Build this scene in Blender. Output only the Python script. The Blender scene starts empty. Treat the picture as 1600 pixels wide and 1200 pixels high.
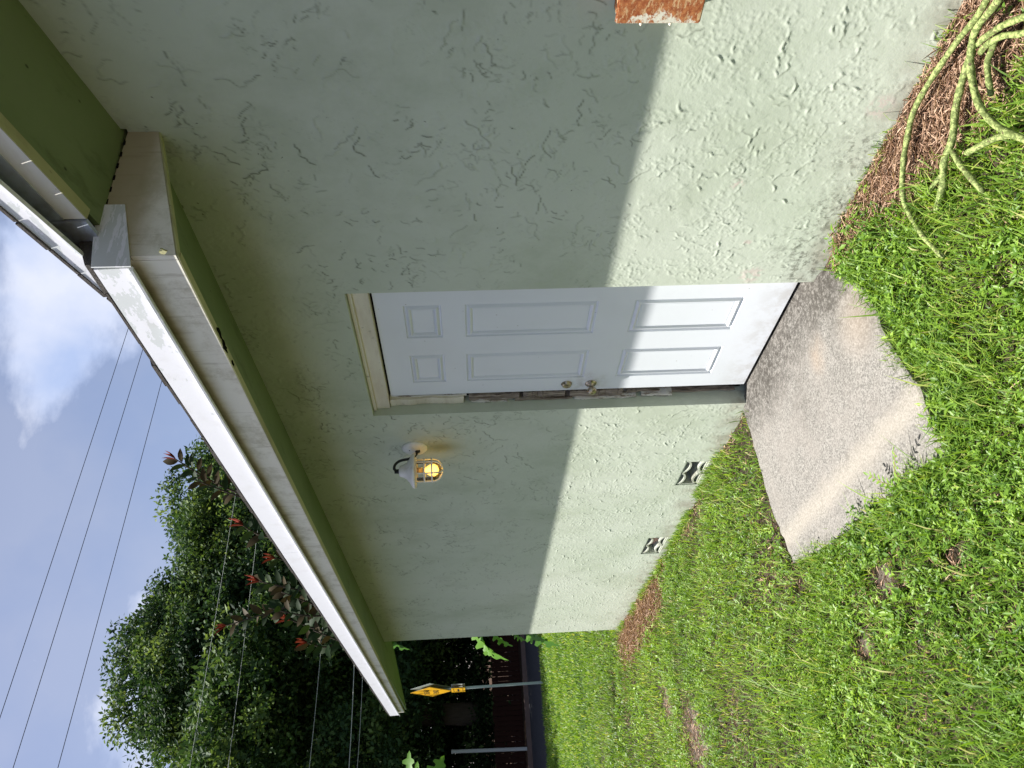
import bpy, bmesh, math, random
import numpy as np
from mathutils import Vector, Matrix
random.seed(7); rng = np.random.default_rng(11)
scene = bpy.context.scene
COL = scene.collection

# ------------------------------------------------------------------ camera
CAM = Vector((2.6187, -2.2066, 1.6059))
FW = Vector((-0.8374748, 0.5431158, -0.0605084))
RT = Vector((0.5454887, 0.8374743, -0.032847))
UP = Vector((-0.0328345, 0.0605152, 0.9976271))
cd = bpy.data.cameras.new("camera"); cam = bpy.data.objects.new("camera", cd); COL.objects.link(cam)
m3 = Matrix((-UP, RT, -FW)).transposed()            # the phone is held sideways: image right is world down
cam.matrix_world = Matrix.Translation(CAM) @ m3.to_4x4()
cd.sensor_fit = 'HORIZONTAL'; cd.sensor_width = 36; cd.lens = 26.494
cd.clip_start = 0.05; cd.clip_end = 2000
scene.camera = cam
FPX = 1177.44
def ray(px, py):            # a photograph pixel (1600x1200) -> direction
    return FW + RT * ((600 - py) / FPX) - UP * ((px - 800) / FPX)
def at(px, py, t): return CAM + ray(px, py) * t
def onplane(px, py, axis, val):
    d = ray(px, py); return CAM + d * ((val - CAM[axis]) / d[axis])

# ------------------------------------------------------------------ sky, sun, exposure
SUN = Vector((-1.05, -1.0, 3.05)).normalized()
sl = bpy.data.lights.new("sun", 'SUN'); so = bpy.data.objects.new("sun", sl); COL.objects.link(so)
sl.energy = 5.0; sl.angle = math.radians(0.55); sl.color = (1.0, 0.965, 0.915)
so.rotation_euler = SUN.to_track_quat('Z', 'Y').to_euler(); so.location = (0, -5, 12)
w = bpy.data.worlds.new("World"); scene.world = w; w.use_nodes = True
nt = w.node_tree; nt.nodes.clear(); N = nt.nodes.new; L = nt.links.new
sky = N("ShaderNodeTexSky"); sky.sky_type = 'NISHITA'; sky.sun_disc = False
sky.sun_elevation = math.asin(SUN.z); sky.sun_rotation = math.atan2(SUN.x, SUN.y)
sky.air_density = 1.0; sky.dust_density = 1.6; sky.ozone_density = 1.5
tc = N("ShaderNodeTexCoord")
def wm(op, a, b=None, c=None):
    n = N("ShaderNodeMath"); n.operation = op
    for i, v in enumerate((a, b, c)):
        if v is None: continue
        if isinstance(v, (int, float)): n.inputs[i].default_value = v
        else: L(v, n.inputs[i])
    return n.outputs[0]
nz = N("ShaderNodeTexNoise"); nz.inputs["Scale"].default_value = 2.6; nz.inputs["Detail"].default_value = 9
nz.inputs["Roughness"].default_value = 0.58; nz.inputs["Distortion"].default_value = 0.25
mp = N("ShaderNodeMapping"); mp.inputs["Scale"].default_value = (1, 1, 1.9); mp.inputs["Location"].default_value = (3.1, 0.4, 1.7)
L(tc.outputs["Generated"], mp.inputs["Vector"]); L(mp.outputs[0], nz.inputs["Vector"])
def blob(v, r0, r1):                      # a cloud bank standing in that part of the sky
    vn = v.normalized(); d = N("ShaderNodeVectorMath"); d.operation = 'DISTANCE'
    d.inputs[1].default_value = vn; L(tc.outputs["Generated"], d.inputs[0])
    r = N("ShaderNodeMapRange"); r.interpolation_type = 'SMOOTHSTEP'
    r.inputs[1].default_value = r0; r.inputs[2].default_value = r1; r.inputs[3].default_value = 1; r.inputs[4].default_value = 0
    L(d.outputs["Value"], r.inputs[0]); return r.outputs[0]
b1 = blob(ray(55, 450), 0.05, 0.24); b2 = blob(ray(130, 470), 0.02, 0.20); b3 = blob(ray(300, 765), 0.0, 0.05); b4 = blob(ray(-60,330),.05,.3)
s = wm('ADD', wm('MULTIPLY', b1, 0.10), wm('MULTIPLY', b2, 0.09))
s = wm('ADD', s, wm('ADD', wm('MULTIPLY', b3, 0.09), wm('MULTIPLY', b4, 0.02)))
dens = wm('ADD', nz.outputs[0], s)
mr = N("ShaderNodeMapRange"); mr.interpolation_type = 'SMOOTHSTEP'; L(dens, mr.inputs[0])
mr.inputs[1].default_value = 0.555; mr.inputs[2].default_value = 0.70
veil = N("ShaderNodeTexNoise"); veil.inputs["Scale"].default_value = 1.6; veil.inputs["Detail"].default_value = 5
L(mp.outputs[0], veil.inputs["Vector"])
vv = wm('MULTIPLY_ADD', veil.outputs[0], 0.34, -0.02)
cover = wm('MAXIMUM', mr.outputs[0], vv)
nz2 = N("ShaderNodeTexNoise"); nz2.inputs["Scale"].default_value = 7; nz2.inputs["Detail"].default_value = 7
L(tc.outputs["Generated"], nz2.inputs["Vector"])
cr = N("ShaderNodeValToRGB"); cr.color_ramp.elements[0].position = 0.35; cr.color_ramp.elements[0].color = (4.1, 5.1, 7.6, 1)
cr.color_ramp.elements[1].position = 0.62; cr.color_ramp.elements[1].color = (6.8, 7.2, 8.5, 1); L(nz2.outputs[0], cr.inputs[0])
tint = N("ShaderNodeMix"); tint.data_type = 'RGBA'; tint.blend_type = 'MULTIPLY'; tint.inputs[0].default_value = 1
tint.inputs["B"].default_value = (1.25, 1.12, 1.12, 1); L(sky.outputs[0], tint.inputs["A"])
mx = N("ShaderNodeMix"); mx.data_type = 'RGBA'; L(cover, mx.inputs[0]); L(tint.outputs["Result"], mx.inputs["A"]); L(cr.outputs[0], mx.inputs["B"])
bg = N("ShaderNodeBackground"); bg.inputs[1].default_value = 0.06; wo = N("ShaderNodeOutputWorld")
L(mx.outputs["Result"], bg.inputs[0]); L(bg.outputs[0], wo.inputs[0])
vs = scene.view_settings; vs.view_transform = 'Standard'; vs.look = 'None'; vs.gamma = 1; vs.use_curve_mapping = False; vs.exposure = 1.02
scene.cycles.max_bounces = 8; scene.cycles.diffuse_bounces = 5; scene.cycles.transparent_max_bounces = 12
scene.render.film_transparent = False

# ------------------------------------------------------------------ material helpers
class MT:
    def __init__(s, name, rough=0.7, spec=0.3):
        s.m = bpy.data.materials.new(name); s.m.use_nodes = True; s.t = s.m.node_tree
        s.b = s.t.nodes["Principled BSDF"]; s.b.inputs["Roughness"].default_value = rough
        s.b.inputs["Specular IOR Level"].default_value = spec; s.out = s.t.nodes["Material Output"]
        s.co = s.N("ShaderNodeTexCoord").outputs["Object"]
    def N(s, k): return s.t.nodes.new("ShaderNode" + k[len("ShaderNode"):] if k.startswith("ShaderNode") else "ShaderNode" + k)
    def L(s, a, b): s.t.links.new(a, b)
    def put(s, inp, v):
        if isinstance(v, (int, float)): inp.default_value = v
        elif isinstance(v, tuple): inp.default_value = v if len(v) != 3 or inp.type == 'VECTOR' else (*v, 1)
        else: s.L(v, inp)
    def math(s, op, *a, clamp=False):
        n = s.N("Math"); n.operation = op; n.use_clamp = clamp
        for i, v in enumerate(a): s.put(n.inputs[i], v)
        return n.outputs[0]
    def map(s, scale=(1, 1, 1), loc=(0, 0, 0), rot=(0, 0, 0), v=None):
        n = s.N("Mapping"); n.inputs["Scale"].default_value = scale; n.inputs["Location"].default_value = loc
        n.inputs["Rotation"].default_value = rot; s.L(v or s.co, n.inputs[0]); return n.outputs[0]
    def noise(s, scale, detail=3, rough=0.5, dist=0, v=None, col=False):
        n = s.N("TexNoise"); n.inputs["Scale"].default_value = scale; n.inputs["Detail"].default_value = detail
        n.inputs["Roughness"].default_value = rough; n.inputs["Distortion"].default_value = dist
        s.L(v or s.co, n.inputs["Vector"]); return n.outputs[1 if col else 0]
    def vor(s, scale, feat='F1', v=None, out="Distance"):
        n = s.N("TexVoronoi"); n.feature = feat; n.inputs["Scale"].default_value = scale; s.L(v or s.co, n.inputs["Vector"]); return n.outputs[out]
    def rng(s, v, a, b, c=0, d=1, smooth=True):
        n = s.N("MapRange"); n.interpolation_type = 'SMOOTHSTEP' if smooth else 'LINEAR'
        s.L(v, n.inputs[0])
        for i, x in enumerate((a, b, c, d)): n.inputs[i + 1].default_value = x
        return n.outputs[0]
    def mix(s, f, a, b, mode='MIX'):
        n = s.N("Mix"); n.data_type = 'RGBA'; n.blend_type = mode
        s.put(n.inputs[0], f); s.put(n.inputs["A"], a); s.put(n.inputs["B"], b); return n.outputs["Result"]
    def xyz(s): n = s.N("SeparateXYZ"); s.L(s.co, n.inputs[0]); return n.outputs
    def col(s, v): s.put(s.b.inputs["Base Color"], v); return s
    def bump(s, h, dist=0.003, strength=1.0):
        n = s.N("Bump"); n.inputs["Strength"].default_value = strength; n.inputs["Distance"].default_value = dist
        s.L(h, n.inputs["Height"]); s.L(n.outputs[0], s.b.inputs["Normal"]); return s
    def near(s, p, r0, r1):                      # 1 inside r0 of a point, 0 outside r1
        n = s.N("VectorMath"); n.operation = 'DISTANCE'; s.L(s.co, n.inputs[0]); n.inputs[1].default_value = p
        return s.rng(n.outputs["Value"], r0, r1, 1, 0)

MATS = {}
# --- stucco: skip-trowel plaster painted sage green
k = MT("sage_stucco", 0.82, 0.25)
def warp(amount, sc, seed, base=None):
    w_ = k.noise(sc, 3, 0.6, v=k.map(loc=(seed, seed * 2, seed * 3)), col=True)
    c0 = k.N("VectorMath"); c0.operation = 'SUBTRACT'; k.L(w_, c0.inputs[0]); c0.inputs[1].default_value = (0.5, 0.5, 0.5)
    a = k.N("VectorMath"); a.operation = 'SCALE'; k.L(c0.outputs[0], a.inputs[0]); a.inputs["Scale"].default_value = amount
    b = k.N("VectorMath"); b.operation = 'ADD'; k.L(base or k.co, b.inputs[0]); k.L(a.outputs[0], b.inputs[1]); return b.outputs[0]
k.bump(k.math('ADD', k.noise(60, 4, 0.6), k.math('MULTIPLY', k.noise(170, 2), 0.4)), 0.0010, 0.8)
def edge(v, lo, hi):
    t = k.rng(v, lo, hi, 0, 1, False); return k.math('MULTIPLY', k.math('MULTIPLY', t, k.math('SUBTRACT', 1.0, t)), 4)
x, y, z = k.xyz()
relief_shade = k.rng(z, 0.5, 1.9, 0.5, 1.0, False)  # dirt plus painted relief shading in the crevices, stronger up the shaded wall
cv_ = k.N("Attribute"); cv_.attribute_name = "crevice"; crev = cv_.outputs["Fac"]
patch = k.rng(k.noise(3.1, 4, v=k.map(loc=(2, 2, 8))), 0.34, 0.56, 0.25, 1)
crev = k.math('MULTIPLY', k.math('MULTIPLY', crev, patch), relief_shade)
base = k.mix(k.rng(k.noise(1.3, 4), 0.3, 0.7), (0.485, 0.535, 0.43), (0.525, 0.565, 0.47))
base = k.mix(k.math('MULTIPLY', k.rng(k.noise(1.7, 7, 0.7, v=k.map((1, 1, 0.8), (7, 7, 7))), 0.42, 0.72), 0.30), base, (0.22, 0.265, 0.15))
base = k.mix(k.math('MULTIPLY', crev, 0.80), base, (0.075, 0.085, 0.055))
# dark flecks of mildew, splash dirt at the foot, bare plaster chips, the algae stain below the lamp
fl = k.math('MULTIPLY', k.rng(k.vor(22, v=warp(0.05, 14, 2)), 0.10, 0.04), k.rng(k.noise(6, 2), 0.52, 0.6))
base = k.mix(k.math('MULTIPLY', fl, 0.7), base, (0.07, 0.075, 0.05))
foot = k.math('MULTIPLY', k.rng(z, 0.16, -0.02, 0, 1), k.rng(k.noise(9, 5, 0.6), 0.35, 0.65))
base = k.mix(k.math('MULTIPLY', foot, 0.75), base, (0.27, 0.245, 0.185))
for p, r in (((0.20, 0, 0.10), 0.24), ((0.45, 0, 0.08), 0.20), ((0.75, 0, 0.10), 0.16), ((0.06, 0, 0.06), 0.12)):
    q = k.math('MULTIPLY', k.near(p, 0.02, r), k.rng(k.noise(24, 8, 0.75), 0.48, 0.60)); base = k.mix(k.math('MULTIPLY', q, 0.7), base, (0.10, 0.10, 0.075))
for p, r in (((0.06, 0, 0.30), 0.055), ((0.60, 0, 0.52), 0.028), ((0.95, 0, 0.10), 0.05), ((-0.02, 0, 0.62), 0.02), ((0.27, 0, 0.38), 0.02)):
    q = k.math('MULTIPLY', k.near(p, r * 0.5, r * 1.3), k.rng(k.noise(30, 4, 0.6), 0.47, 0.52)); base = k.mix(k.math('MULTIPLY', q, 0.7), base, (0.55, 0.47, 0.42))
st = k.N("VectorMath"); st.operation = 'DISTANCE'; k.L(k.map((1.0, 1, 0.55), (0, 0, 0)), st.inputs[0]); st.inputs[1].default_value = (-1.47, 0, 0.55 * 1.77)
base = k.mix(k.math('MULTIPLY', k.rng(st.outputs["Value"], 0.0, 0.10, 1, 0), 0.62), base, (0.17, 0.17, 0.045))
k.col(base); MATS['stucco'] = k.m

k = MT("green_soffit_paint", 0.75, 0.25)
x, y, z = k.xyz()
b = k.mix(k.rng(k.noise(2.5, 5), 0.3, 0.7), (0.160, 0.212, 0.092), (0.195, 0.245, 0.118))
b = k.mix(k.math('MULTIPLY', k.rng(k.noise(6, 6, 0.7, v=k.map((0.5, 1.6, 1))), 0.55, 0.68), 0.6), b, (0.11, 0.14, 0.06))
b = k.mix(k.math('MULTIPLY', k.rng(k.vor(9, v=k.map((1, 1.5, 1))), 0.09, 0.03), 0.8), b, (0.03, 0.035, 0.02))
k.col(b).bump(k.noise(30, 4), 0.002, 0.5); MATS['soffit'] = k.m

def paintwood(name, c, dirt, amt, lo=0.45, hi=0.72, rough=0.6, grain=(3, 40, 40)):
    k = MT(name, rough, 0.35)
    n = k.noise(3.0, 6, 0.65, v=k.map((0.6, 2.5, 3.5)))
    b = k.mix(k.math('MULTIPLY', k.rng(n, lo, hi), amt), c, dirt)
    b = k.mix(k.math('MULTIPLY', k.rng(k.noise(40, 3), 0.66, 0.72), 0.35), b, (0.12, 0.10, 0.06))
    k.col(b).bump(k.noise(1.0, 4, v=k.map(grain)), 0.0015, 0.6); MATS[name] = k.m; return k
k = paintwood("cream_fascia_paint", (0.62, 0.585, 0.47), (0.36, 0.31, 0.18), 0.75)
k = MT("cream_board", 0.6, 0.35); x, y, z = k.xyz()
drip = k.noise(5, 5, 0.6, v=k.map((3, 1, 0.7)))
zz = k.math('ADD', z, k.math('MULTIPLY', drip, 0.07))
b = k.mix(k.rng(zz, 2.60, 2.70, 0, 0.9), (0.76, 0.74, 0.64), (0.36, 0.30, 0.18))
b = k.mix(k.math('MULTIPLY', k.rng(k.noise(4, 8, 0.75), 0.46, 0.66), 0.55), b, (0.34, 0.31, 0.19))
b = k.mix(k.math('MULTIPLY', k.rng(k.noise(1.0, 5, 0.7, v=k.map((26, 26, 2.2))), 0.56, 0.70), 0.4), b, (0.25, 0.21, 0.12))
for p, r in (((0.84, -0.545, 2.52), 0.028),):
    b = k.mix(k.math('MULTIPLY', k.near(p, 0.012, r * 1.5), k.rng(k.noise(60, 4), 0.42, 0.5)), b, (0.12, 0.10, 0.06))
k.col(b).bump(k.noise(1.0, 4, v=k.map((4, 60, 60))), 0.0012, 0.6); MATS['cream_board'] = k.m
paintwood("olive_edge_paint", (0.40, 0.395, 0.20), (0.22, 0.20, 0.09), 0.6)
paintwood("peeling_white_paint", (0.74, 0.72, 0.66), (0.55, 0.48, 0.38), 0.45, grain=(6, 50, 50))
paintwood("jamb_cream_paint", (0.70, 0.66, 0.53), (0.45, 0.38, 0.25), 0.5)
paintwood("vent_paint", (0.47, 0.49, 0.41), (0.20, 0.19, 0.14), 0.8)
k = MT("white_drip_metal", 0.42, 0.45)
n = k.noise(3.2, 6, 0.7, v=k.map((2.2, 1, 6)))
x, y, z = k.xyz()
pe = k.math('ADD', n, k.rng(x, -0.6, 0.9, -0.12, 0.10))
b = k.mix(k.rng(pe, 0.575, 0.58), (0.74, 0.75, 0.79), (0.58, 0.61, 0.61))
b = k.mix(k.math('MULTIPLY', k.rng(k.noise(9, 5), 0.5, 0.8), 0.25), b, (0.45, 0.43, 0.38)); k.col(b); MATS['drip'] = k.m
k = MT("grey_flashing_metal_and_shade", 0.4, 0.5); k.b.inputs["Metallic"].default_value = 0.3
k.col(k.mix(k.rng(k.noise(14, 5), 0.4, 0.7), (0.50, 0.56, 0.66), (0.30, 0.31, 0.32))); MATS['flash_and_shade'] = k.m  # flashing metal; also colours the painted shade strip on the rake board
k = MT("dark_shingle", 0.95, 0.1)
k.col(k.mix(k.noise(60, 3), (0.03, 0.028, 0.026), (0.11, 0.10, 0.09))).bump(k.noise(120, 3), 0.003); MATS['shingle'] = k.m
k = MT("white_door_paint", 0.36, 0.5)
b = k.mix(k.math('MULTIPLY', k.rng(k.noise(2.4, 5, 0.6), 0.4, 0.8), 0.35), (0.68, 0.71, 0.74), (0.60, 0.62, 0.62))
b = k.mix(k.math('MULTIPLY', k.rng(k.vor(13), 0.055, 0.02), 0.7), b, (0.25, 0.23, 0.20))
b = k.mix(k.math('MULTIPLY', k.near((-0.93, 0.07, 0.93), 0.03, 0.17), k.rng(k.noise(22, 5, .7), .4, .65, .05, .45)), b, (0.36, 0.33, 0.26))
b = k.mix(k.math('MULTIPLY', k.rng(k.xyz()[2], 0.22, 0.0), k.rng(k.noise(9, 6, .7), .4, .62, .05, .5)), b, (0.40, 0.37, 0.32))
k.col(b).bump(k.noise(18, 3), 0.0006, 0.6); MATS['door'] = k.m
k = MT("rotten_wood", 0.9, 0.15)
g = k.noise(1.0, 6, 0.7, 0.4, v=k.map((160, 60, 7)))
b = k.mix(k.rng(g, 0.35, 0.65), (0.10, 0.075, 0.055), (0.40, 0.34, 0.28)); k.col(b).bump(g, 0.004); MATS['rot'] = k.m
k = MT("flaking_white_paint", 0.6, 0.3)
g = k.noise(1.0, 5, 0.7, v=k.map((50, 50, 9)))
k.col(k.mix(k.rng(g, 0.52, 0.56), (0.72, 0.70, 0.64), (0.30, 0.25, 0.20))).bump(g, 0.003); MATS['flake'] = k.m
k = MT("dark_interior", 1.0, 0.0); k.col((0.006, 0.005, 0.005)); MATS['dark'] = k.m  # near-black colour painting the darkness of gaps and the unlit interior
k = MT("mould_black", 1.0, 0.0); k.col((0.012, 0.012, 0.009)); MATS['mould'] = k.m
k = MT("aged_brass", 0.32, 0.5); k.b.inputs["Metallic"].default_value = 0.9
k.col(k.mix(k.rng(k.noise(60, 4), 0.4, 0.65), (0.50, 0.44, 0.33), (0.20, 0.16, 0.11))); MATS['brass'] = k.m
k = MT("white_enamel", 0.4, 0.5)
k.col(k.mix(k.math('MULTIPLY', k.rng(k.noise(35, 4), 0.5, 0.7), 0.35), (0.76, 0.75, 0.70), (0.5, 0.46, 0.36))); MATS['enamel'] = k.m
k = MT("black_metal", 0.45, 0.5); k.col((0.012, 0.013, 0.013)); MATS['black'] = k.m
k = MT("clear_lamp_glass", 0.08, 0.5); k.b.inputs["Transmission Weight"].default_value = 0.0
tr = k.N("BsdfTransparent"); tr.inputs[0].default_value = (0.93, 0.92, 0.86, 1); gl = k.N("BsdfGlossy"); gl.inputs["Roughness"].default_value = 0.08
fr = k.N("Fresnel"); fr.inputs[0].default_value = 1.5; ms = k.N("MixShader"); k.L(fr.outputs[0], ms.inputs[0]); k.L(tr.outputs[0], ms.inputs[1]); k.L(gl.outputs[0], ms.inputs[2]); k.L(ms.outputs[0], k.out.inputs[0]); MATS['glass'] = k.m
k = MT("lit_bulb", 0.3); k.b.inputs["Emission Color"].default_value = (1.0, 0.56, 0.10, 1)
g = k.N("LayerWeight"); g.inputs[0].default_value = 0.5
k.L(k.rng(g.outputs["Facing"], 0.0, 0.9, 2.4, 0.5), k.b.inputs["Emission Strength"]); k.col((0.8, 0.6, 0.3)); MATS['bulb'] = k.m
k = MT("bulb_base_brass", 0.4); k.b.inputs["Metallic"].default_value = 0.8; k.col((0.5, 0.35, 0.15)); MATS['base'] = k.m
k = MT("rusty_box_paint", 0.8, 0.25)
n = k.noise(11, 8, 0.72, v=k.map((1, 1, 1.3)))
x, y, z = k.xyz()
pe = k.math('ADD', n, k.rng(x, 0.0, 0.05, -0.13, 0.03))
b = k.mix(k.rng(k.noise(60, 5, 0.7), 0.35, 0.7), (0.23, 0.06, 0.02), (0.42, 0.17, 0.06))
b = k.mix(k.rng(k.noise(34, 6, .8, v=k.map((1, 1, 2.5))), 0.52, 0.60), b, (0.50, 0.33, 0.17))
b = k.mix(k.math('MULTIPLY', k.rng(pe, 0.43, 0.37), k.rng(k.noise(45, 5, .8), .62, .50)), b, (0.60, 0.58, 0.47)); k.col(b).bump(n, 0.003); MATS['rustbox'] = k.m
k = MT("yellow_sign_sheeting", 0.45, 0.4)
k.b.inputs["Emission Strength"].default_value = 0.0
k.col((0.86, 0.46, 0.012)); MATS['signy'] = k.m
k = MT("galvanised_steel", 0.5, 0.4); k.b.inputs["Metallic"].default_value = 0.4; k.col(k.mix(k.noise(20, 3), (0.30, 0.36, 0.33), (0.42, 0.48, 0.45))); MATS['galv'] = k.m
k = MT("sign_black", 0.6); k.col((0.02, 0.018, 0.015)); MATS['sblack'] = k.m
k = MT("weathered_white_post", 0.7); k.col((0.45, 0.47, 0.44)); MATS['wpost'] = k.m
k = MT("wire_black", 0.6); k.col((0.03, 0.035, 0.06)); MATS['wire'] = k.m
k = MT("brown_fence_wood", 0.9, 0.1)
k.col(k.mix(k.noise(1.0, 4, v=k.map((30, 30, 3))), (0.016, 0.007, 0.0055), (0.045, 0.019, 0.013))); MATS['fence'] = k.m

# --- concrete pad
k = MT("weathered_concrete", 0.9, 0.15)
x, y, z = k.xyz()
sp = k.noise(115, 4, 0.8)
b = k.mix(k.rng(sp, 0.38, 0.60), (0.115, 0.110, 0.098), (0.305, 0.290, 0.262))
b = k.mix(k.rng(k.noise(5.2, 6, 0.7), 0.35, 0.7), b, k.mix(0.55, b, (0.25, 0.23, 0.205)))
b = k.mix(k.rng(k.vor(75), 0.16, 0.06), b, (0.13, 0.115, 0.10)); b = k.mix(k.rng(k.vor(60, v=k.map(loc=(3, 3, 3))), 0.14, 0.05), b, (0.50, 0.47, 0.43))
# black mildew: along the door sill and the wall end
n5 = k.noise(6, 6, 0.68); nf = k.rng(k.noise(45, 6, 0.8), 0.36, 0.60, 0.15, 1)
wob2 = k.math('MULTIPLY_ADD', n5, 0.34, -0.17)
sill = k.rng(k.math('ADD', y, wob2), -0.36, -0.02, 0, 1)
sill = k.math('MULTIPLY', sill, nf)
b = k.mix(k.math('MULTIPLY', sill, 0.88), b, (0.045, 0.040, 0.034))
for p, r, a in (((0.10, -0.12, 0), 0.34, 0.9), ((0.26, -0.38, 0), 0.22, 0.85), ((-0.42, -0.38, 0), 0.30, 0.35), ((-0.75, -0.05, 0), 0.30, 0.6), ((-0.05, -0.45, 0), 0.20, 0.3)):
    q = k.math('MULTIPLY', k.near(p, 0.0, r), k.math('MULTIPLY', k.rng(n5, 0.30, 0.52), nf)); b = k.mix(k.math('MULTIPLY', q, a), b, (0.055, 0.05, 0.042))
# pale scoured streak and an ochre stain
a0 = onplane(1232, 838, 2, -0.02); a1 = onplane(1420, 640, 2, -0.02); dd = (a1 - a0); dn = Vector((-dd.y, dd.x, 0)).normalized()
dist = k.math('ADD', k.math('MULTIPLY', k.math('SUBTRACT', x, a0.x), dn.x), k.math('MULTIPLY', k.math('SUBTRACT', y, a0.y), dn.y))
dist = k.math('ABSOLUTE', k.math('ADD', dist, k.math('MULTIPLY_ADD', n5, 0.10, -0.05)))
b = k.mix(k.rng(dist, 0.0, 0.10, 0.42, 0), b, (0.41, 0.37, 0.305))
q = onplane(1280, 555, 2, -0.02); b = k.mix(k.math('MULTIPLY', k.near(q, 0.0, 0.13), k.rng(n5, .35, .6, .1, .4)), b, (0.36, 0.27, 0.19))
q = onplane(1340, 500, 2, -0.02); b = k.mix(k.math('MULTIPLY', k.near(q, 0.0, 0.22), 0.4), b, (0.40, 0.33, 0.26))
k.col(b).bump(k.math('ADD', k.math('MULTIPLY', n5, 3.0), sp), 0.0035, 1.0); MATS['conc'] = k.m

k = MT("sandy_soil", 0.95, 0.1)
b = k.mix(k.rng(k.noise(3.5, 6, 0.6), 0.4, 0.62), (0.045, 0.036, 0.024), (0.085, 0.068, 0.05))
b = k.mix(k.rng(k.noise(90, 4, 0.8), 0.4, 0.75), b, (0.05, 0.035, 0.025)); b = k.mix(k.rng(k.vor(50), 0.1, 0.04), b, (0.5, 0.44, 0.38))
for (px, py), r in (((1090, 1150), .36), ((1040, 1100), .25), ((1380, 905), .08), ((1350, 1010), .07), ((1345, 335), .22), ((1310, 400), .16), ((1385, 290), .16), ((1250, 872), .08)):
    q = onplane(px, py, 2, -.03); b = k.mix(k.math('MULTIPLY', k.near(q, r * .3, r), k.rng(k.noise(25, 5, .7), .4, .6)), b, (0.25, 0.21, 0.17))
fx = k.rng(k.xyz()[0], -7.0, -10.0, 0, 1)
b = k.mix(fx, b, (0.045, 0.085, 0.02))
k.col(b).bump(k.noise(45, 6, 0.75), 0.02); MATS['soil'] = k.m
k = MT("asphalt", 0.9, 0.15); b = k.mix(k.noise(40, 4, 0.7), (0.040, 0.040, 0.045), (0.075, 0.073, 0.078)); k.col(b).bump(k.noise(90, 3), 0.004); MATS['asphalt'] = k.m
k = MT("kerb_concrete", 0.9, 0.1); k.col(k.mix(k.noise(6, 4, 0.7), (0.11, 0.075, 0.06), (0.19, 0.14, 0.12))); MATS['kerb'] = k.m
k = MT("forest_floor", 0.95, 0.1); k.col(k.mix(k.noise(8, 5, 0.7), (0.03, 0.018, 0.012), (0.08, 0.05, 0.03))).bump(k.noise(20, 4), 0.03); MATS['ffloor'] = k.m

def leafmat(name, ramp, transl=0.35, rough=0.5, spec=0.35):
    k = MT(name, rough, spec)
    at_ = k.N("Attribute"); at_.attribute_name = "tone"
    r = k.N("ValToRGB"); e = r.color_ramp.elements
    while len(e) < len(ramp): e.new(0.5)
    for i, (p, c) in enumerate(ramp): e[i].position = p; e[i].color = (*c, 1)
    k.L(at_.outputs["Fac"], r.inputs[0]); k.col(r.outputs[0])
    t = k.N("BsdfTranslucent"); br = k.mix(1.0, r.outputs[0], (1.5, 1.45, 0.7), 'MULTIPLY'); k.L(br, t.inputs[0])
    m = k.N("MixShader"); m.inputs[0].default_value = transl; k.L(k.b.outputs[0], m.inputs[1]); k.L(t.outputs[0], m.inputs[2]); k.L(m.outputs[0], k.out.inputs[0])
    MATS[name] = k.m; return k
leafmat("lawn_grass", [(0, (0.06, 0.13, 0.016)), (0.45, (0.15, 0.27, 0.030)), (0.8, (0.27, 0.40, 0.05)), (1.0, (0.42, 0.42, 0.14))], 0.38)
leafmat("weed_leaf", [(0, (0.05, 0.12, 0.016)), (0.5, (0.15, 0.275, 0.032)), (1.0, (0.31, 0.46, 0.065))], 0.35, 0.42)
leafmat("straw", [(0, (0.12, 0.065, 0.038)), (0.5, (0.30, 0.18, 0.115)), (1.0, (0.58, 0.42, 0.30))], 0.1, 0.7)
leafmat("oak_leaf", [(0, (0.018, 0.045, 0.018)), (0.45, (0.05, 0.10, 0.035)), (0.8, (0.13, 0.20, 0.06)), (1.0, (0.24, 0.30, 0.11))], 0.25, 0.65, 0.15)
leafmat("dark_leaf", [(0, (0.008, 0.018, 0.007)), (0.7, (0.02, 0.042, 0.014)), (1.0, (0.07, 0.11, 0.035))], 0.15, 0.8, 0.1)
leafmat("rubber_leaf", [(0, (0.012, 0.028, 0.010)), (0.6, (0.026, 0.048, 0.015)), (0.75, (0.055, 0.04, 0.018)), (0.8, (0.12, 0.022, 0.014)), (1.0, (0.19, 0.035, 0.02))], 0.15, 0.6, 0.06)
leafmat("bright_leaf", [(0, (0.06, 0.17, 0.018)), (1.0, (0.14, 0.30, 0.035))], 0.4, 0.4)
k = MT("bark", 0.95, 0.1); g = k.noise(1.0, 6, 0.7, v=k.map((14, 14, 3))); k.col(k.mix(g, (0.03, 0.024, 0.018), (0.11, 0.09, 0.07))).bump(g, 0.03); MATS['bark'] = k.m
k = MT("green_stem_bark", 0.7, 0.25); g = k.noise(75, 5, 0.7)
b = k.mix(k.rng(g, 0.46, 0.56), (0.12, 0.155, 0.045), (0.31, 0.37, 0.13)); b = k.mix(k.rng(k.noise(90, 3), 0.60, 0.66), b, (0.10, 0.09, 0.04))
k.col(b).bump(g, 0.003); MATS['stem'] = k.m
k = MT("young_stem", 0.6); k.col((0.28, 0.22, 0.10)); MATS['twig'] = k.m

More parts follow.
